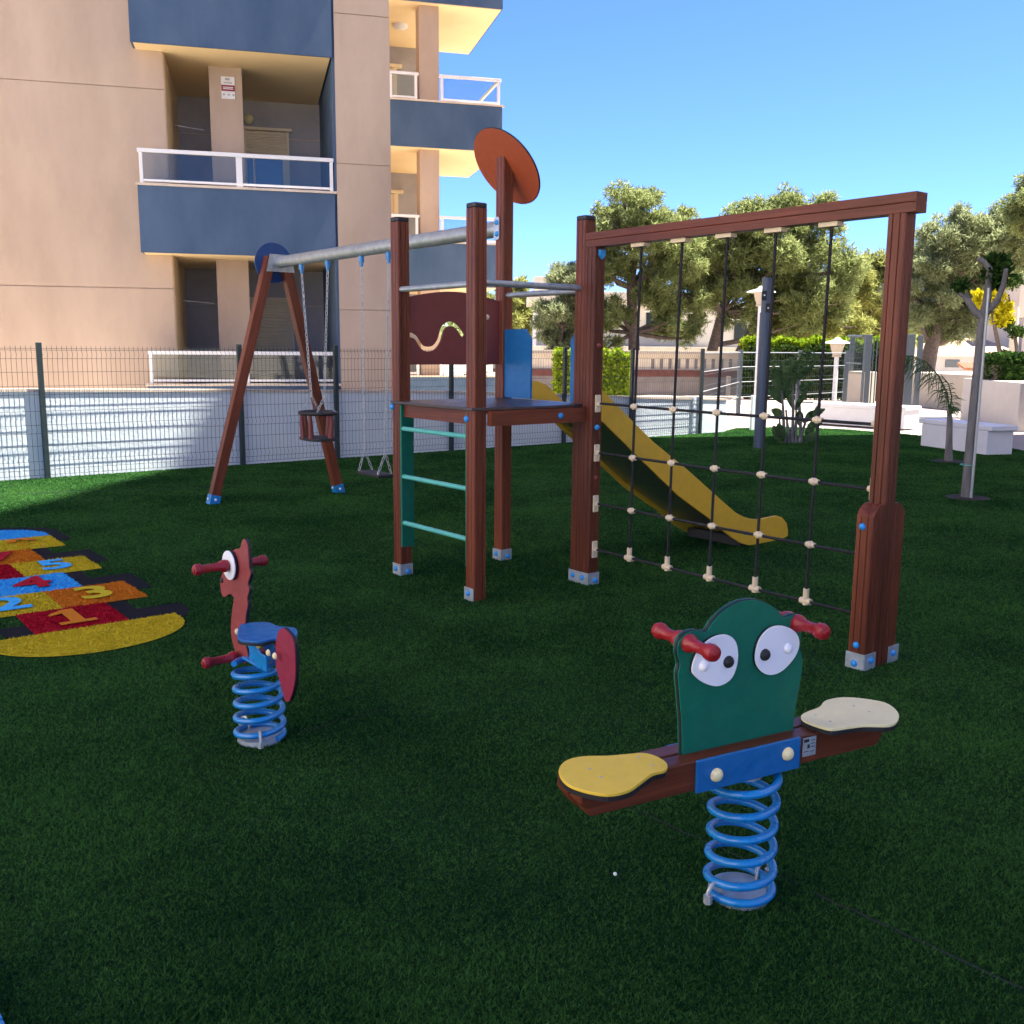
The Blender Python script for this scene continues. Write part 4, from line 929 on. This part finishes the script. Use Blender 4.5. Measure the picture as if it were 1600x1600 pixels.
tree('pine_tree', 'distant olive pine seen between net and end post', (15.5, 52, 0), [(1340, 570), (1345, 520), (1350, 470)], .25,
     [(1345, 430, 34), (1375, 440, 34), (1330, 460, 34), (1360, 475, 40), (1390, 470, 34), (1340, 505, 36), (1380, 510, 34), (1320, 420, 20), (1400, 430, 26), (1312, 455, 30), (1408, 480, 30), (1415, 440, 26), (1335, 540, 24), (1400, 530, 26)], 52, 5600, .34, .075, 'pineyellow', group=PG)
tree('pine_tree', 'wide spreading pine right of the end post over tiled roof', (17.6, 41, 0), [(1448, 572), (1456, 540), (1470, 500), (1490, 460)], .34,
     [(1470, 400, 46), (1440, 420, 36), (1510, 390, 50), (1550, 380, 44), (1580, 370, 34), (1500, 350, 28), (1455, 370, 24), (1545, 345, 24), (1585, 345, 26), (1455, 470, 44), (1500, 440, 48), (1435, 500, 30), (1545, 430, 40), (1500, 500, 30), (1465, 515, 22), (1490, 530, 20), (1428, 455, 22), (1590, 410, 30), (1575, 440, 24)], 41, 9500, .28, .06, 'pinegrey', group=PG)
tree('pine_tree', 'dark pine crown entering at the right frame edge', (20.9, 38, 0), [(1650, 590), (1640, 480), (1630, 400)], .26,
     [(1600, 330, 26), (1620, 320, 40), (1590, 350, 20), (1640, 360, 50), (1640, 300, 40)], 38, 3000, .26, .055, 'pine', group=PG)
tree('pine_tree', 'low yellow green trees far beyond the tower platform', (1.4, 60, 0), [(815, 560), (815, 500)], .3,
     [(812, 490, 28), (830, 480, 22), (800, 500, 30), (825, 515, 24), (790, 470, 24), (815, 450, 16), (770, 480, 30)], 60, 2600, .38, .09, 'pineyellow', group=PG)
# far-off wood hiding the horizon
ce, ra = [], []
for i in range(110):
    x = random.uniform(700, 1750); Y = random.uniform(95, 135); yy = random.uniform(520, 556); p = at(x, yy, Y); ce.append(tuple(p)); ra.append(random.uniform(2.2, 3.6))
wo_ = tufts(ce, ra, 9000, .75, .2, None, 'pine', 'treeline'); struct(wo_, 'stuff')

# ---- pruned street tree
PY = 10.84; pb_ = gz(1512, 778); pt = thing('pruned_tree', 'bare pollarded grey tree with stake and three cut limbs on lawn', 'tree', pb_)
k = MB(); tr = [at(x, y, PY) for x, y in ((1510, 780), (1516, 700), (1523, 620), (1531, 540), (1536, 495))]; tr[0].z = -.02
k.tube(tr, [.062, .052, .048, .046, .05], 10)
k.tube([at(1536, 497, PY), at(1522, 485, PY), at(1508, 463, PY + .1), at(1496, 455, PY + .15)], [.045, .038, .032, .03], 8)
k.tube([at(1536, 497, PY), at(1542, 470, PY), at(1545, 440, PY), at(1546, 420, PY - .05), at(1538, 410, PY - .05), at(1529, 404, PY - .05)], [.05, .045, .04, .035, .03, .028], 8)
k.tube([at(1540, 490, PY), at(1558, 470, PY - .1), at(1568, 445, PY - .15), at(1572, 420, PY - .2)], [.04, .034, .028, .024], 8); k.build('trunk', 'greybark', pt, 60)
MB().tube([at(1517, 779, PY - .07), at(1536, 560, PY - .06), at(1545, 450, PY - .06)], .016, 8).build('stake', 'galv', pt, 60)
MB().tube([at(1512, 726, PY) + Vector((.075 * math.cos(t), .075 * math.sin(t), 0)) for t in [2 * math.pi * i / 16 for i in range(16)]], .006, 5, closed=True).build('tie', 'teal', pt)
tufts([tuple(at(x, y, PY)) for x, y in ((1502, 447), (1552, 425), (1560, 410), (1556, 440), (1568, 425))], [.06, .10, .10, .08, .08], 160, .07, .035, pt, 'bushdark', 'leaves', needle=5)
k = MB(); k.lathe(pb_ + Z * .001, Z, [(0, .24), (.007, .23), (.012, .1)], 24); tag(k.build('soil_ring', 'soil'), 'dark ring of bare soil around the pruned tree', 'soil patch')

# ---- small palm with one arching frond
qb = gz(1482, 721); QY = qb.y; pm = thing('young_palm', 'young palm with a single leaning frond beside the white bench', 'palm', qb)
k = MB(); k.tube([qb, at(1483, 690, QY), at(1484, 655, QY), at(1483, 640, QY)], [.065, .05, .042, .03], 8); k.build('trunk', 'greybark', pm, 60)
def frond(pts, Y, parent, ll, n=26, wl_=.02, droop=.6, mt='palm', both=True):
    pts3 = [at(x, y, Y + dy) for x, y, dy in pts]
    # resample
    path = []
    for i in range(len(pts3) - 1):
        for t in range(6): path.append(pts3[i].lerp(pts3[i + 1], t / 6))
    path.append(pts3[-1]); k = MB(); k.tube(path, [.012 * (1 - .8 * i / len(path)) + .002 for i in range(len(path))], 5); k.build('frond_stem', mt, parent)
    vs = []
    for i in range(n):
        f = .12 + .86 * i / n; j = f * (len(path) - 1); a = path[int(j)].lerp(path[min(int(j) + 1, len(path) - 1)], j % 1); tg = (path[min(int(j) + 1, len(path) - 1)] - path[max(int(j) - 1, 0)]).normalized()
        for sg in ((-1, 1) if both else (1,)):
            side = tg.cross(Z); side = side.normalized() if side.length > .1 else Vector((1, 0, 0))
            dv = (side * sg * .75 + tg * .55 - Z * droop * random.uniform(.6, 1.3) + Vector((random.uniform(-.2, .2), random.uniform(-.2, .2), random.uniform(-.15, .15)))).normalized()
            L = ll * (.55 + .9 * math.sin(math.pi * min(1, f * .95))) * random.uniform(.8, 1.15); wv = dv.cross(Vector((random.uniform(-.3, .3), -1, random.uniform(-.3, .3)))).normalized() * wl_ * .5
            mid = a + dv * L * .55; tip = a + dv * L - Z * L * .25
            vs += [a - wv * .6, a + wv * .6, mid + wv, mid - wv, mid - wv, mid + wv, tip + wv * .1, tip - wv * .1]
    np_mesh('frond', np.array([tuple(v) for v in vs]), 4, mt, parent)
frond([(1484, 650, 0), (1480, 615, 0), (1467, 588, 0), (1448, 566, 0), (1425, 556, 0), (1408, 556, 0)], QY, pm, .30, 36, .016, .85)
frond([(1484, 645, 0), (1487, 620, .05), (1482, 600, .1), (1470, 585, .1)], QY, pm, .16, 16, .014, .5)
frond([(1484, 650, 0), (1490, 635, -.1), (1491, 645, -.2)], QY, pm, .10, 10, .012, .6)
k = MB(); k.lathe(qb + Z * .001, Z, [(0, .26), (.008, .24), (.012, .1)], 24); tag(k.build('soil_ring', 'soil'), 'dark soil patch around the young palm trunk', 'soil patch')

# ---- clump of broad leaved palms behind the net
cb = gz(1240, 692); CY = cb.y; cl = thing('palm_clump', 'clump of upright palm stems with broad leaves behind the rope net', 'plant', cb)
k = MB()
for x0, x1, y1 in ((1226, 1222, 610), (1238, 1240, 600), (1243, 1244, 640), (1252, 1246, 575), (1233, 1228, 640), (1247, 1262, 650), (1220, 1218, 655)): k.tube([at(x0, 693, CY), at((x0 + x1) / 2, (693 + y1) / 2, CY), at(x1, y1, CY)], [.032, .026, .014], 7)
k.build('stems', 'greybark', cl, 60)
def blade_leaf(p, q, wd, parent, bend=.1):
    p, q = Vector(p), Vector(q); d = (q - p); s_ = d.cross(Vector((random.uniform(-.4, .4), -1, random.uniform(-.2, .2)))).normalized() * wd; pts = []
    n = 6; vs = []
    ring = []
    for i in range(n + 1):
        f = i / n; c = p.lerp(q, f) - Z * bend * d.length * f * f + Vector((0, -.0, 0)); ww = s_ * math.sin(math.pi * (.06 + .92 * f)) ** .8; ring.append((c - ww, c + Z * -.015, c + ww))
    for i in range(n):
        a, b = ring[i], ring[i + 1]
        for j in (0, 1): vs += [a[j], a[j + 1], b[j + 1], b[j]]
    return vs
vs = []
for (x0, y0, x1, y1, w_) in ((1222, 625, 1205, 565, .09), (1225, 620, 1222, 550, .09), (1228, 618, 1246, 560, .08), (1246, 590, 1255, 545, .09), (1246, 595, 1275, 560, .08), (1246, 600, 1235, 555, .08), (1222, 630, 1195, 600, .08), (1246, 610, 1272, 590, .07), (1243, 640, 1262, 600, .07),
                             (1225, 650, 1205, 640, .1), (1255, 660, 1290, 630, .09), (1258, 655, 1275, 640, .08), (1250, 665, 1248, 635, .1), (1262, 668, 1285, 655, .1), (1220, 690, 1208, 662, .1), (1224, 690, 1216, 655, .1), (1262, 690, 1268, 660, .1), (1255, 692, 1280, 672, .09), (1232, 690, 1240, 660, .1), (1240, 640, 1228, 600, .08), (1270, 660, 1278, 628, .06)):
    vs += blade_leaf(at(x0, y0, CY + random.uniform(-.25, .25)), at(x1, y1, CY + random.uniform(-.5, .5)), w_ * .8, cl, random.uniform(.0, .18))
np_mesh('leaves', np.array([tuple(v) for v in vs]), 4, 'palm', cl)
for pts in ([(1222, 620, 0), (1215, 585, .1), (1208, 565, .2), (1196, 560, .3)], [(1240, 605, 0), (1246, 570, -.1), (1256, 548, -.2), (1268, 552, -.3)], [(1224, 615, 0), (1232, 580, .2), (1238, 560, .3)]): frond(pts, CY, cl, .22, 22, .02, .5)

# ---- yellow flowering tree
MY = 25.; mi = thing('flowering_tree', 'slim tree with bright yellow blossom behind the pruned tree', 'tree', Vector((at(1568, 590, MY).x, MY, .9)))
k = MB(); k.tube([at(1568, 600, MY), at(1564, 560, MY), at(1556, 520, MY), at(1548, 480, MY)], [.07, .06, .05, .03], 8); k.tube([at(1592, 600, MY), at(1588, 540, MY), at(1580, 490, MY), at(1576, 460, MY)], [.05, .045, .04, .02], 8); k.build('trunk', 'bark', mi, 60)
tufts([tuple(at(x, y, MY)) for x, y in ((1532, 470), (1540, 480), (1530, 460), (1560, 465), (1566, 485), (1572, 478), (1556, 455), (1562, 500), (1575, 498))], [.2, .18, .13, .17, .22, .15, .13, .2, .13], 420, .08, .06, mi, 'mimosa', 'blossom', needle=5)
tufts([tuple(at(x, y, MY)) for x, y in ((1575, 508), (1585, 440), (1570, 555), (1590, 520))], [.16, .2, .13, .2], 160, .09, .05, mi, 'hedgedark', 'leaves', needle=4)

# ================================================================== HEDGES
def hedge(name, label, p, q, wd, z0, z1, n, mt, size=.09, cat='hedge', lump=.0):
    p, q = Vector(p), Vector(q); d = (q - p); nn = Vector((-d.y, d.x, 0)).normalized(); o = thing(name, label, cat, p.lerp(q, .5) + Z * z0)
    MB().box(p + d * .02 + nn * .12 + Z * z0, d * .96, nn * (wd - .24), Z * (z1 - z0 - .15)).build('branches', 'bark', o)
    f = RNG.random(n); g_ = RNG.random(n); h = RNG.random(n); side = RNG.integers(0, 10, n)
    # mostly on the shell
    g_ = np.where(side < 5, RNG.beta(1, 9, n), g_); h = np.where((side >= 5) & (side < 8), RNG.beta(9, 1, n), h); f = np.where(side == 8, RNG.beta(1, 20, n), f); f = np.where(side == 9, RNG.beta(20, 1, n), f)
    c = np.array(p) + f[:, None] * np.array(d) + (g_ * wd)[:, None] * np.array(nn) + (z0 + h * (z1 - z0))[:, None] * np.array([0, 0, 1.])
    c += np.stack([np.zeros(n), np.zeros(n), .07 * np.sin(f * 31) + .05 * np.sin(f * 83 + 1)], 1) * (h > .7)[:, None]
    dr = RNG.normal(size=(n, 3)) + np.array([.2, -.5, .5]); dr /= np.linalg.norm(dr, axis=1)[:, None]; sd = np.cross(dr, RNG.normal(size=(n, 3))); sd /= np.linalg.norm(sd, axis=1)[:, None]
    L = (size * RNG.uniform(.7, 1.3, n))[:, None]; w_ = L * .33
    vs = np.stack([c, c + dr * L * .5 + sd * w_, c + dr * L, c + dr * L * .5 - sd * w_], 1).reshape(-1, 3)
    np_mesh('leaves', vs, 4, mt, o); return o
hedge('hedge', 'bright yellow green trimmed hedge block seen past the slide', Vector((at(868, 600, 22.5).x, 22.5, 0)), Vector((at(984, 600, 22.5).x, 22.5, 0)), 1.0, .30, at(900, 553, 22.5).z, 16000, 'hedge', .09)
hd_ = at(1165, 600, 33.5), at(1415, 600, 33.0)
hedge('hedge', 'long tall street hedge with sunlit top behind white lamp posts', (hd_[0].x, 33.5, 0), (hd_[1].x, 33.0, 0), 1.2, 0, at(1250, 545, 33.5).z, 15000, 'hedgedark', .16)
hedge('hedge', 'bright leafy top growth crowning the long street hedge', (hd_[0].x, 33.7, 0), (hd_[1].x, 33.2, 0), 1.1, at(1250, 556, 33.5).z, at(1250, 534, 33.5).z, 12000, 'hedge', .16)  # second copy with brighter leaves paints the sunlit hedge top
hedge('shrub', 'dark green shrub on the pale planter at right edge', (at(1572, 590, 22).x, 22, 0), (at(1625, 590, 22).x, 22.2, 0), .9, .95, at(1590, 560, 22).z, 4500, 'bushdark', .10, 'shrub')
hedge('shrub', 'small lime green plant on the pale planter beside the trunk', (at(1540, 590, 24.4).x, 24.4, 0), (at(1562, 590, 24.4).x, 24.4, 0), .5, .93, at(1550, 583, 24.4).z, 900, 'hedge', .09, 'shrub')

# ================================================================== PLAZA FURNITURE
lp = gz(1186, 700); LH = at(1198, 434, lp.y).z
lc = thing('light_column', 'slim anthracite light column with notched head standing on lawn', 'lamp post', lp)
MB().tube([lp, lp + Z * (LH - .55)], .092, 20).build('column', 'lampgrey', lc, 50)
k = MB(); k.tube([lp + Z * (LH - .555), lp + Z * LH], .078, 20); k.build('lamp_head', 'lampgrey', lc, 50)
for dz, dx in ((.30, -.05), (.50, .02)):
    MB().box(lp + Vector((dx - .045, -.088, LH - dz - .06)), (.075, 0, 0), (0, .03, 0), (0, 0, .15)).build('lamp_recess', 'black', lc); MB().dome(lp + Vector((dx - .005, -.089, LH - dz + .02)), (0, -1, 0), .016).build('lamp_lens', 'white', lc)
def lamp_post(x, ybase, ytop, label, r=.05):
    b = gz(x, ybase); H_ = at(x, ytop, b.y).z; o = thing('lamp_post', label, 'lamp post', b, 'white street lamp posts')
    MB().tube([b, b + Z * (H_ - .62)], r, 12).build('pole', 'whitepaint', o, 50)
    MB().lathe(b + Z * (H_ - .62), Z, [(0, .14), (.03, .15), (.06, .13), (.40, .23), (.42, .24)], 16).build('lantern', 'creamwall', o, 40)
    MB().lathe(b + Z * (H_ - .195), Z, [(0, .46), (.03, .44), (.12, .12), (.19, .06), (.2, .01)], 20).build('lamp_shade', 'whitepaint', o, 40)
lamp_post(1303, 627, 527, 'short white street lamp in front of the long hedge', .07); lamp_post(1181, 626, 447, 'tall white street lamp directly behind the anthracite column', .07)
def bench(label, p, q, dep, h, foot=True):
    p, q = Vector(p), Vector(q); d = q - p; n_ = Vector((-d.y, d.x, 0)).normalized() * dep; o = thing('bench', label, 'bench', p.lerp(q, .5), 'white block benches')
    MB().box(p + d * .012 + n_ * .05 , d * .976, n_ * .9, Z * (h - .08)).build('bench_base', 'bench', o, 0, .01); MB().box(p + Z * (h - .078), d, n_, Z * .08).build('bench_top', 'bench', o, 0, .012)
p1, p2 = gz(1268, 661), gz(1413, 671)
bench('long white block bench beyond the net end post', p1, p2, .7, .46)
p1, p2 = gz(1481, 690), gz(1546, 712); p2.z = 0
bench('white block bench beside the young palm near the planter', gz(1546, 712), gz(1588, 711), 1.75, .46)
def wallbox(name, label, poly, h, mt, cat='wall', cap=None):
    o = thing(name, label, cat, poly[0]); MB().prism([p - Z * .05 for p in poly], Z * (h + .05)).build('wall_face', mt, o, 0, .01); return o
a_, b_ = gz(1500, 655), gz(1588, 673)
wallbox('planter', 'large pale rendered planter wall at the right with shrubs on top', [a_, b_, b_ + Vector((6, .8, 0)), a_ + Vector((6, .8, 0))], .98, 'planter', 'planter')
a_, b_ = gz(1402, 631), gz(1512, 641)
wallbox('garden_wall', 'cream garden wall behind the young palm frond', [a_, b_, b_ + Vector((5, 1, 0)), a_ + Vector((5, 3.0, 0))], .97, 'creamwall')
a_, b_ = at(1322, 641, 27.4), at(1347, 645, 26.2); a_.z = b_.z = 0
wallbox('gate_pier', 'sunlit cream pier beside the grey metal gate', [a_, b_, b_ + Vector((.5, .5, 0)), a_ + Vector((.5, .5, 0))], 1.05, 'creamwall')
gt = thing('metal_gate', 'grey metal entrance gate frame with vertical bars behind end post', 'gate', gz(1370, 646)); GY = gt.location.y
def gpost(x, yb, yt, Y, r=.06):
    a = at(x, yb, Y); b = at(x, yt, Y); a.z = 0; b.x = a.x; MB().box(a - Vector((r, r, 0)), (2 * r, 0, 0), (0, 2 * r, 0), (0, 0, b.z)).build('gate_post', 'fencegrey', gt, 0, .006); return a, b.z
for x, yt, Y, r in ((1325, 523, 27.5, .055), (1349, 523, 26.3, .085), (1414, 522, 26, .10), (1430, 524, 28, .06), (1372, 521, 27, .05)): gpost(x, 645, yt, Y, r)
k = MB()
for i in range(9):
    x = 1353 + i * 5.5; a = at(x, 645, 26.4); b = at(x, 527, 26.4); k.box(Vector((a.x - .012, 26.4, .12)), (.024, 0, 0), (0, .03, 0), (0, 0, b.z - .12))
k.build('vertical_bars', 'fencegrey', gt)
a, b = at(1325, 525, 27.3), at(1349, 525, 26.4); k = MB(); k.tube([a, b], .03, 6); k.tube([a - Z * .72, b - Z * .72], .02, 6); k.build('top_rail', 'fencegrey', gt)
a.z -= 1.0; b.z -= 1.0; gm = mesh_panel(Vector((a.x, a.y, 0)), Vector((b.x, b.y, 0)), a.z, a.z + .98, gt, 'fencegrey', bends=False, step=.05, rw=.004)
# utility pole
up_ = thing('utility_pole', 'pale concrete utility pole at the far right', 'pole', Vector((at(1584, 590, 30).x, 30, 0)))
MB().tube([Vector((at(1584, 590, 30).x, 30, 0)), at(1586, 480, 30)], [.16, .12], 8).build('pole', 'villastone', up_, 50)

# ================================================================== HOUSES BEHIND
vl = thing('villa', 'white flat roofed villa behind the pines', 'house', Vector((4, 50, 0))); VY = 48.
def vbox(name, x0, x1, ytop, ybot, Y, dep, mt, par=vl):
    a, b = at(x0, ytop, Y), at(x1, ytop, Y); zb = at(x0, ybot, Y).z if ybot else 0
    return MB().box(Vector((a.x, Y, zb)), (b.x - a.x, 0, 0), (0, dep, 0), (0, 0, a.z - zb)).build(name, mt, par, 0, .01)
vbox('wall', 838, 1210, 470, None, VY + .5, 9, 'villa'); vbox('wall', 835, 925, 432, 471, VY + 4, 5, 'villastone')
vbox('cornice', 826, 1130, 455, 469, VY - .3, 8, 'villastone'); vbox('cornice', 826, 1215, 540, 549, VY - 1.2, 1.6, 'villastone')
for x0, x1, y0, y1 in ((880, 905, 490, 525), (1010, 1035, 488, 528), (1075, 1095, 490, 520), (1148, 1168, 500, 535)):
    w_ = vbox('window', x0, x1, y0, y1, VY + .44, .1, 'glassdark'); vbox('shutter', x0 - 3, x1 + 3, y0 - 3, y0, VY + .38, .1, 'whitepaint', w_)
bw = thing('boundary_wall', 'grey and cream street boundary wall with balusters and red brown band', 'wall', Vector((4, 35, 0))); BY = 35.
def wbox(name, x0, x1, ytop, ybot, Y, dep, mt): return vbox(name, x0, x1, ytop, ybot, Y, dep, mt, bw)
wbox('lower_wall', 770, 1172, 586, None, BY, .3, 'villawall'); wbox('red_band', 770, 1172, 576, 586.5, BY - .06, .5, 'redbrown'); wbox('upper_wall', 770, 1172, 552, 576.5, BY + .05, .3, 'villastone'); wbox('coping', 770, 1176, 546, 552.5, BY - .1, .6, 'creamwall')
k = MB()
for i in range(12):
    x = 1018 + i * 13.5
    a, b = at(x, 561, BY), at(x + 5, 561, BY); k.box(Vector((a.x, BY + .03, at(x, 576, BY).z)), (b.x - a.x, 0, 0), (0, .05, 0), (0, 0, a.z - at(x, 576, BY).z))
k.build('baluster_gaps', 'villawall', bw)
wbox('pier', 1137, 1142, 588, None, BY - .3, .25, 'creamwall')
# tiled house on the right
th_ = thing('tiled_house', 'low house with pale terracotta hip roof beyond the garden wall', 'house', at(1500, 575, 58)); TY = 58.
def hbox(*a): return vbox(*a, th_)
hbox('wall', 1430, 1600, 556, None, TY, 8, 'planter')
a, b = at(1425, 556, TY - .5), at(1610, 556, TY - .5); rz = at(1530, 527, TY).z; x3, x4 = at(1490, 527, TY + 4).x, at(1535, 527, TY + 4).x
rp = [Vector((a.x, TY - .5, a.z)), Vector((b.x, TY - .5, a.z)), Vector((b.x, TY + 8.5, a.z)), Vector((a.x, TY + 8.5, a.z)), Vector((x3, TY + 4, rz)), Vector((x4, TY + 4, rz))]
M['paletile'] = mat('faded roof tiles', (.44, .29, .20), .9, 0, .2, 3, .4, 20)
MB().add(rp, [(0, 1, 5, 4), (1, 2, 5), (2, 3, 4, 5), (3, 0, 4), (3, 2, 1, 0)]).build('roof', 'paletile', th_)
hbox('window', 1478, 1500, 562, 574, TY - .05, .2, 'glassdark')
tw = thing('tiled_wall', 'garden wall capped with orange clay tiles behind the pruned tree', 'wall', at(1530, 580, 44)); 
vbox('wall_face', 1505, 1575, 578, None, 44, .3, 'planter', tw)
k = MB(); xa, xb = at(1502, 575, 44).x, at(1578, 575, 44).x; nn = 16; zt = at(1530, 573, 44).z
for i in range(nn): x = xa + (xb - xa) * (i + .5) / nn; k.tube([Vector((x, 43.7, zt - .1)), Vector((x, 44.5, zt + .12))], (xb - xa) / nn * .52, 8)
k.build('tiles', 'terracotta', tw, 60)
# far cream block at the right edge
fb = thing('apartment_building', 'distant cream block with balconies cut by the right frame edge', 'building', Vector((at(1590, 500, 58).x, 62, 0)))
x0 = at(1600, 500, 62).x
MB().box(Vector((x0, 62, 0)), (14, 0, 0), (0, 12, 0), (0, 0, at(1590, 360, 62).z)).build('wall', 'creamwall', fb)
for y0, y1, xx in ((378, 418, 1594), (440, 496, 1590)):
    a = at(xx, y0, 61); MB().box(Vector((a.x, 60.6, at(xx, y1, 61).z)), (12, 0, 0), (0, 1.38, 0), (0, 0, a.z - at(xx, y1, 61).z)).build('balcony', 'creamwall', fb, 0, .02)
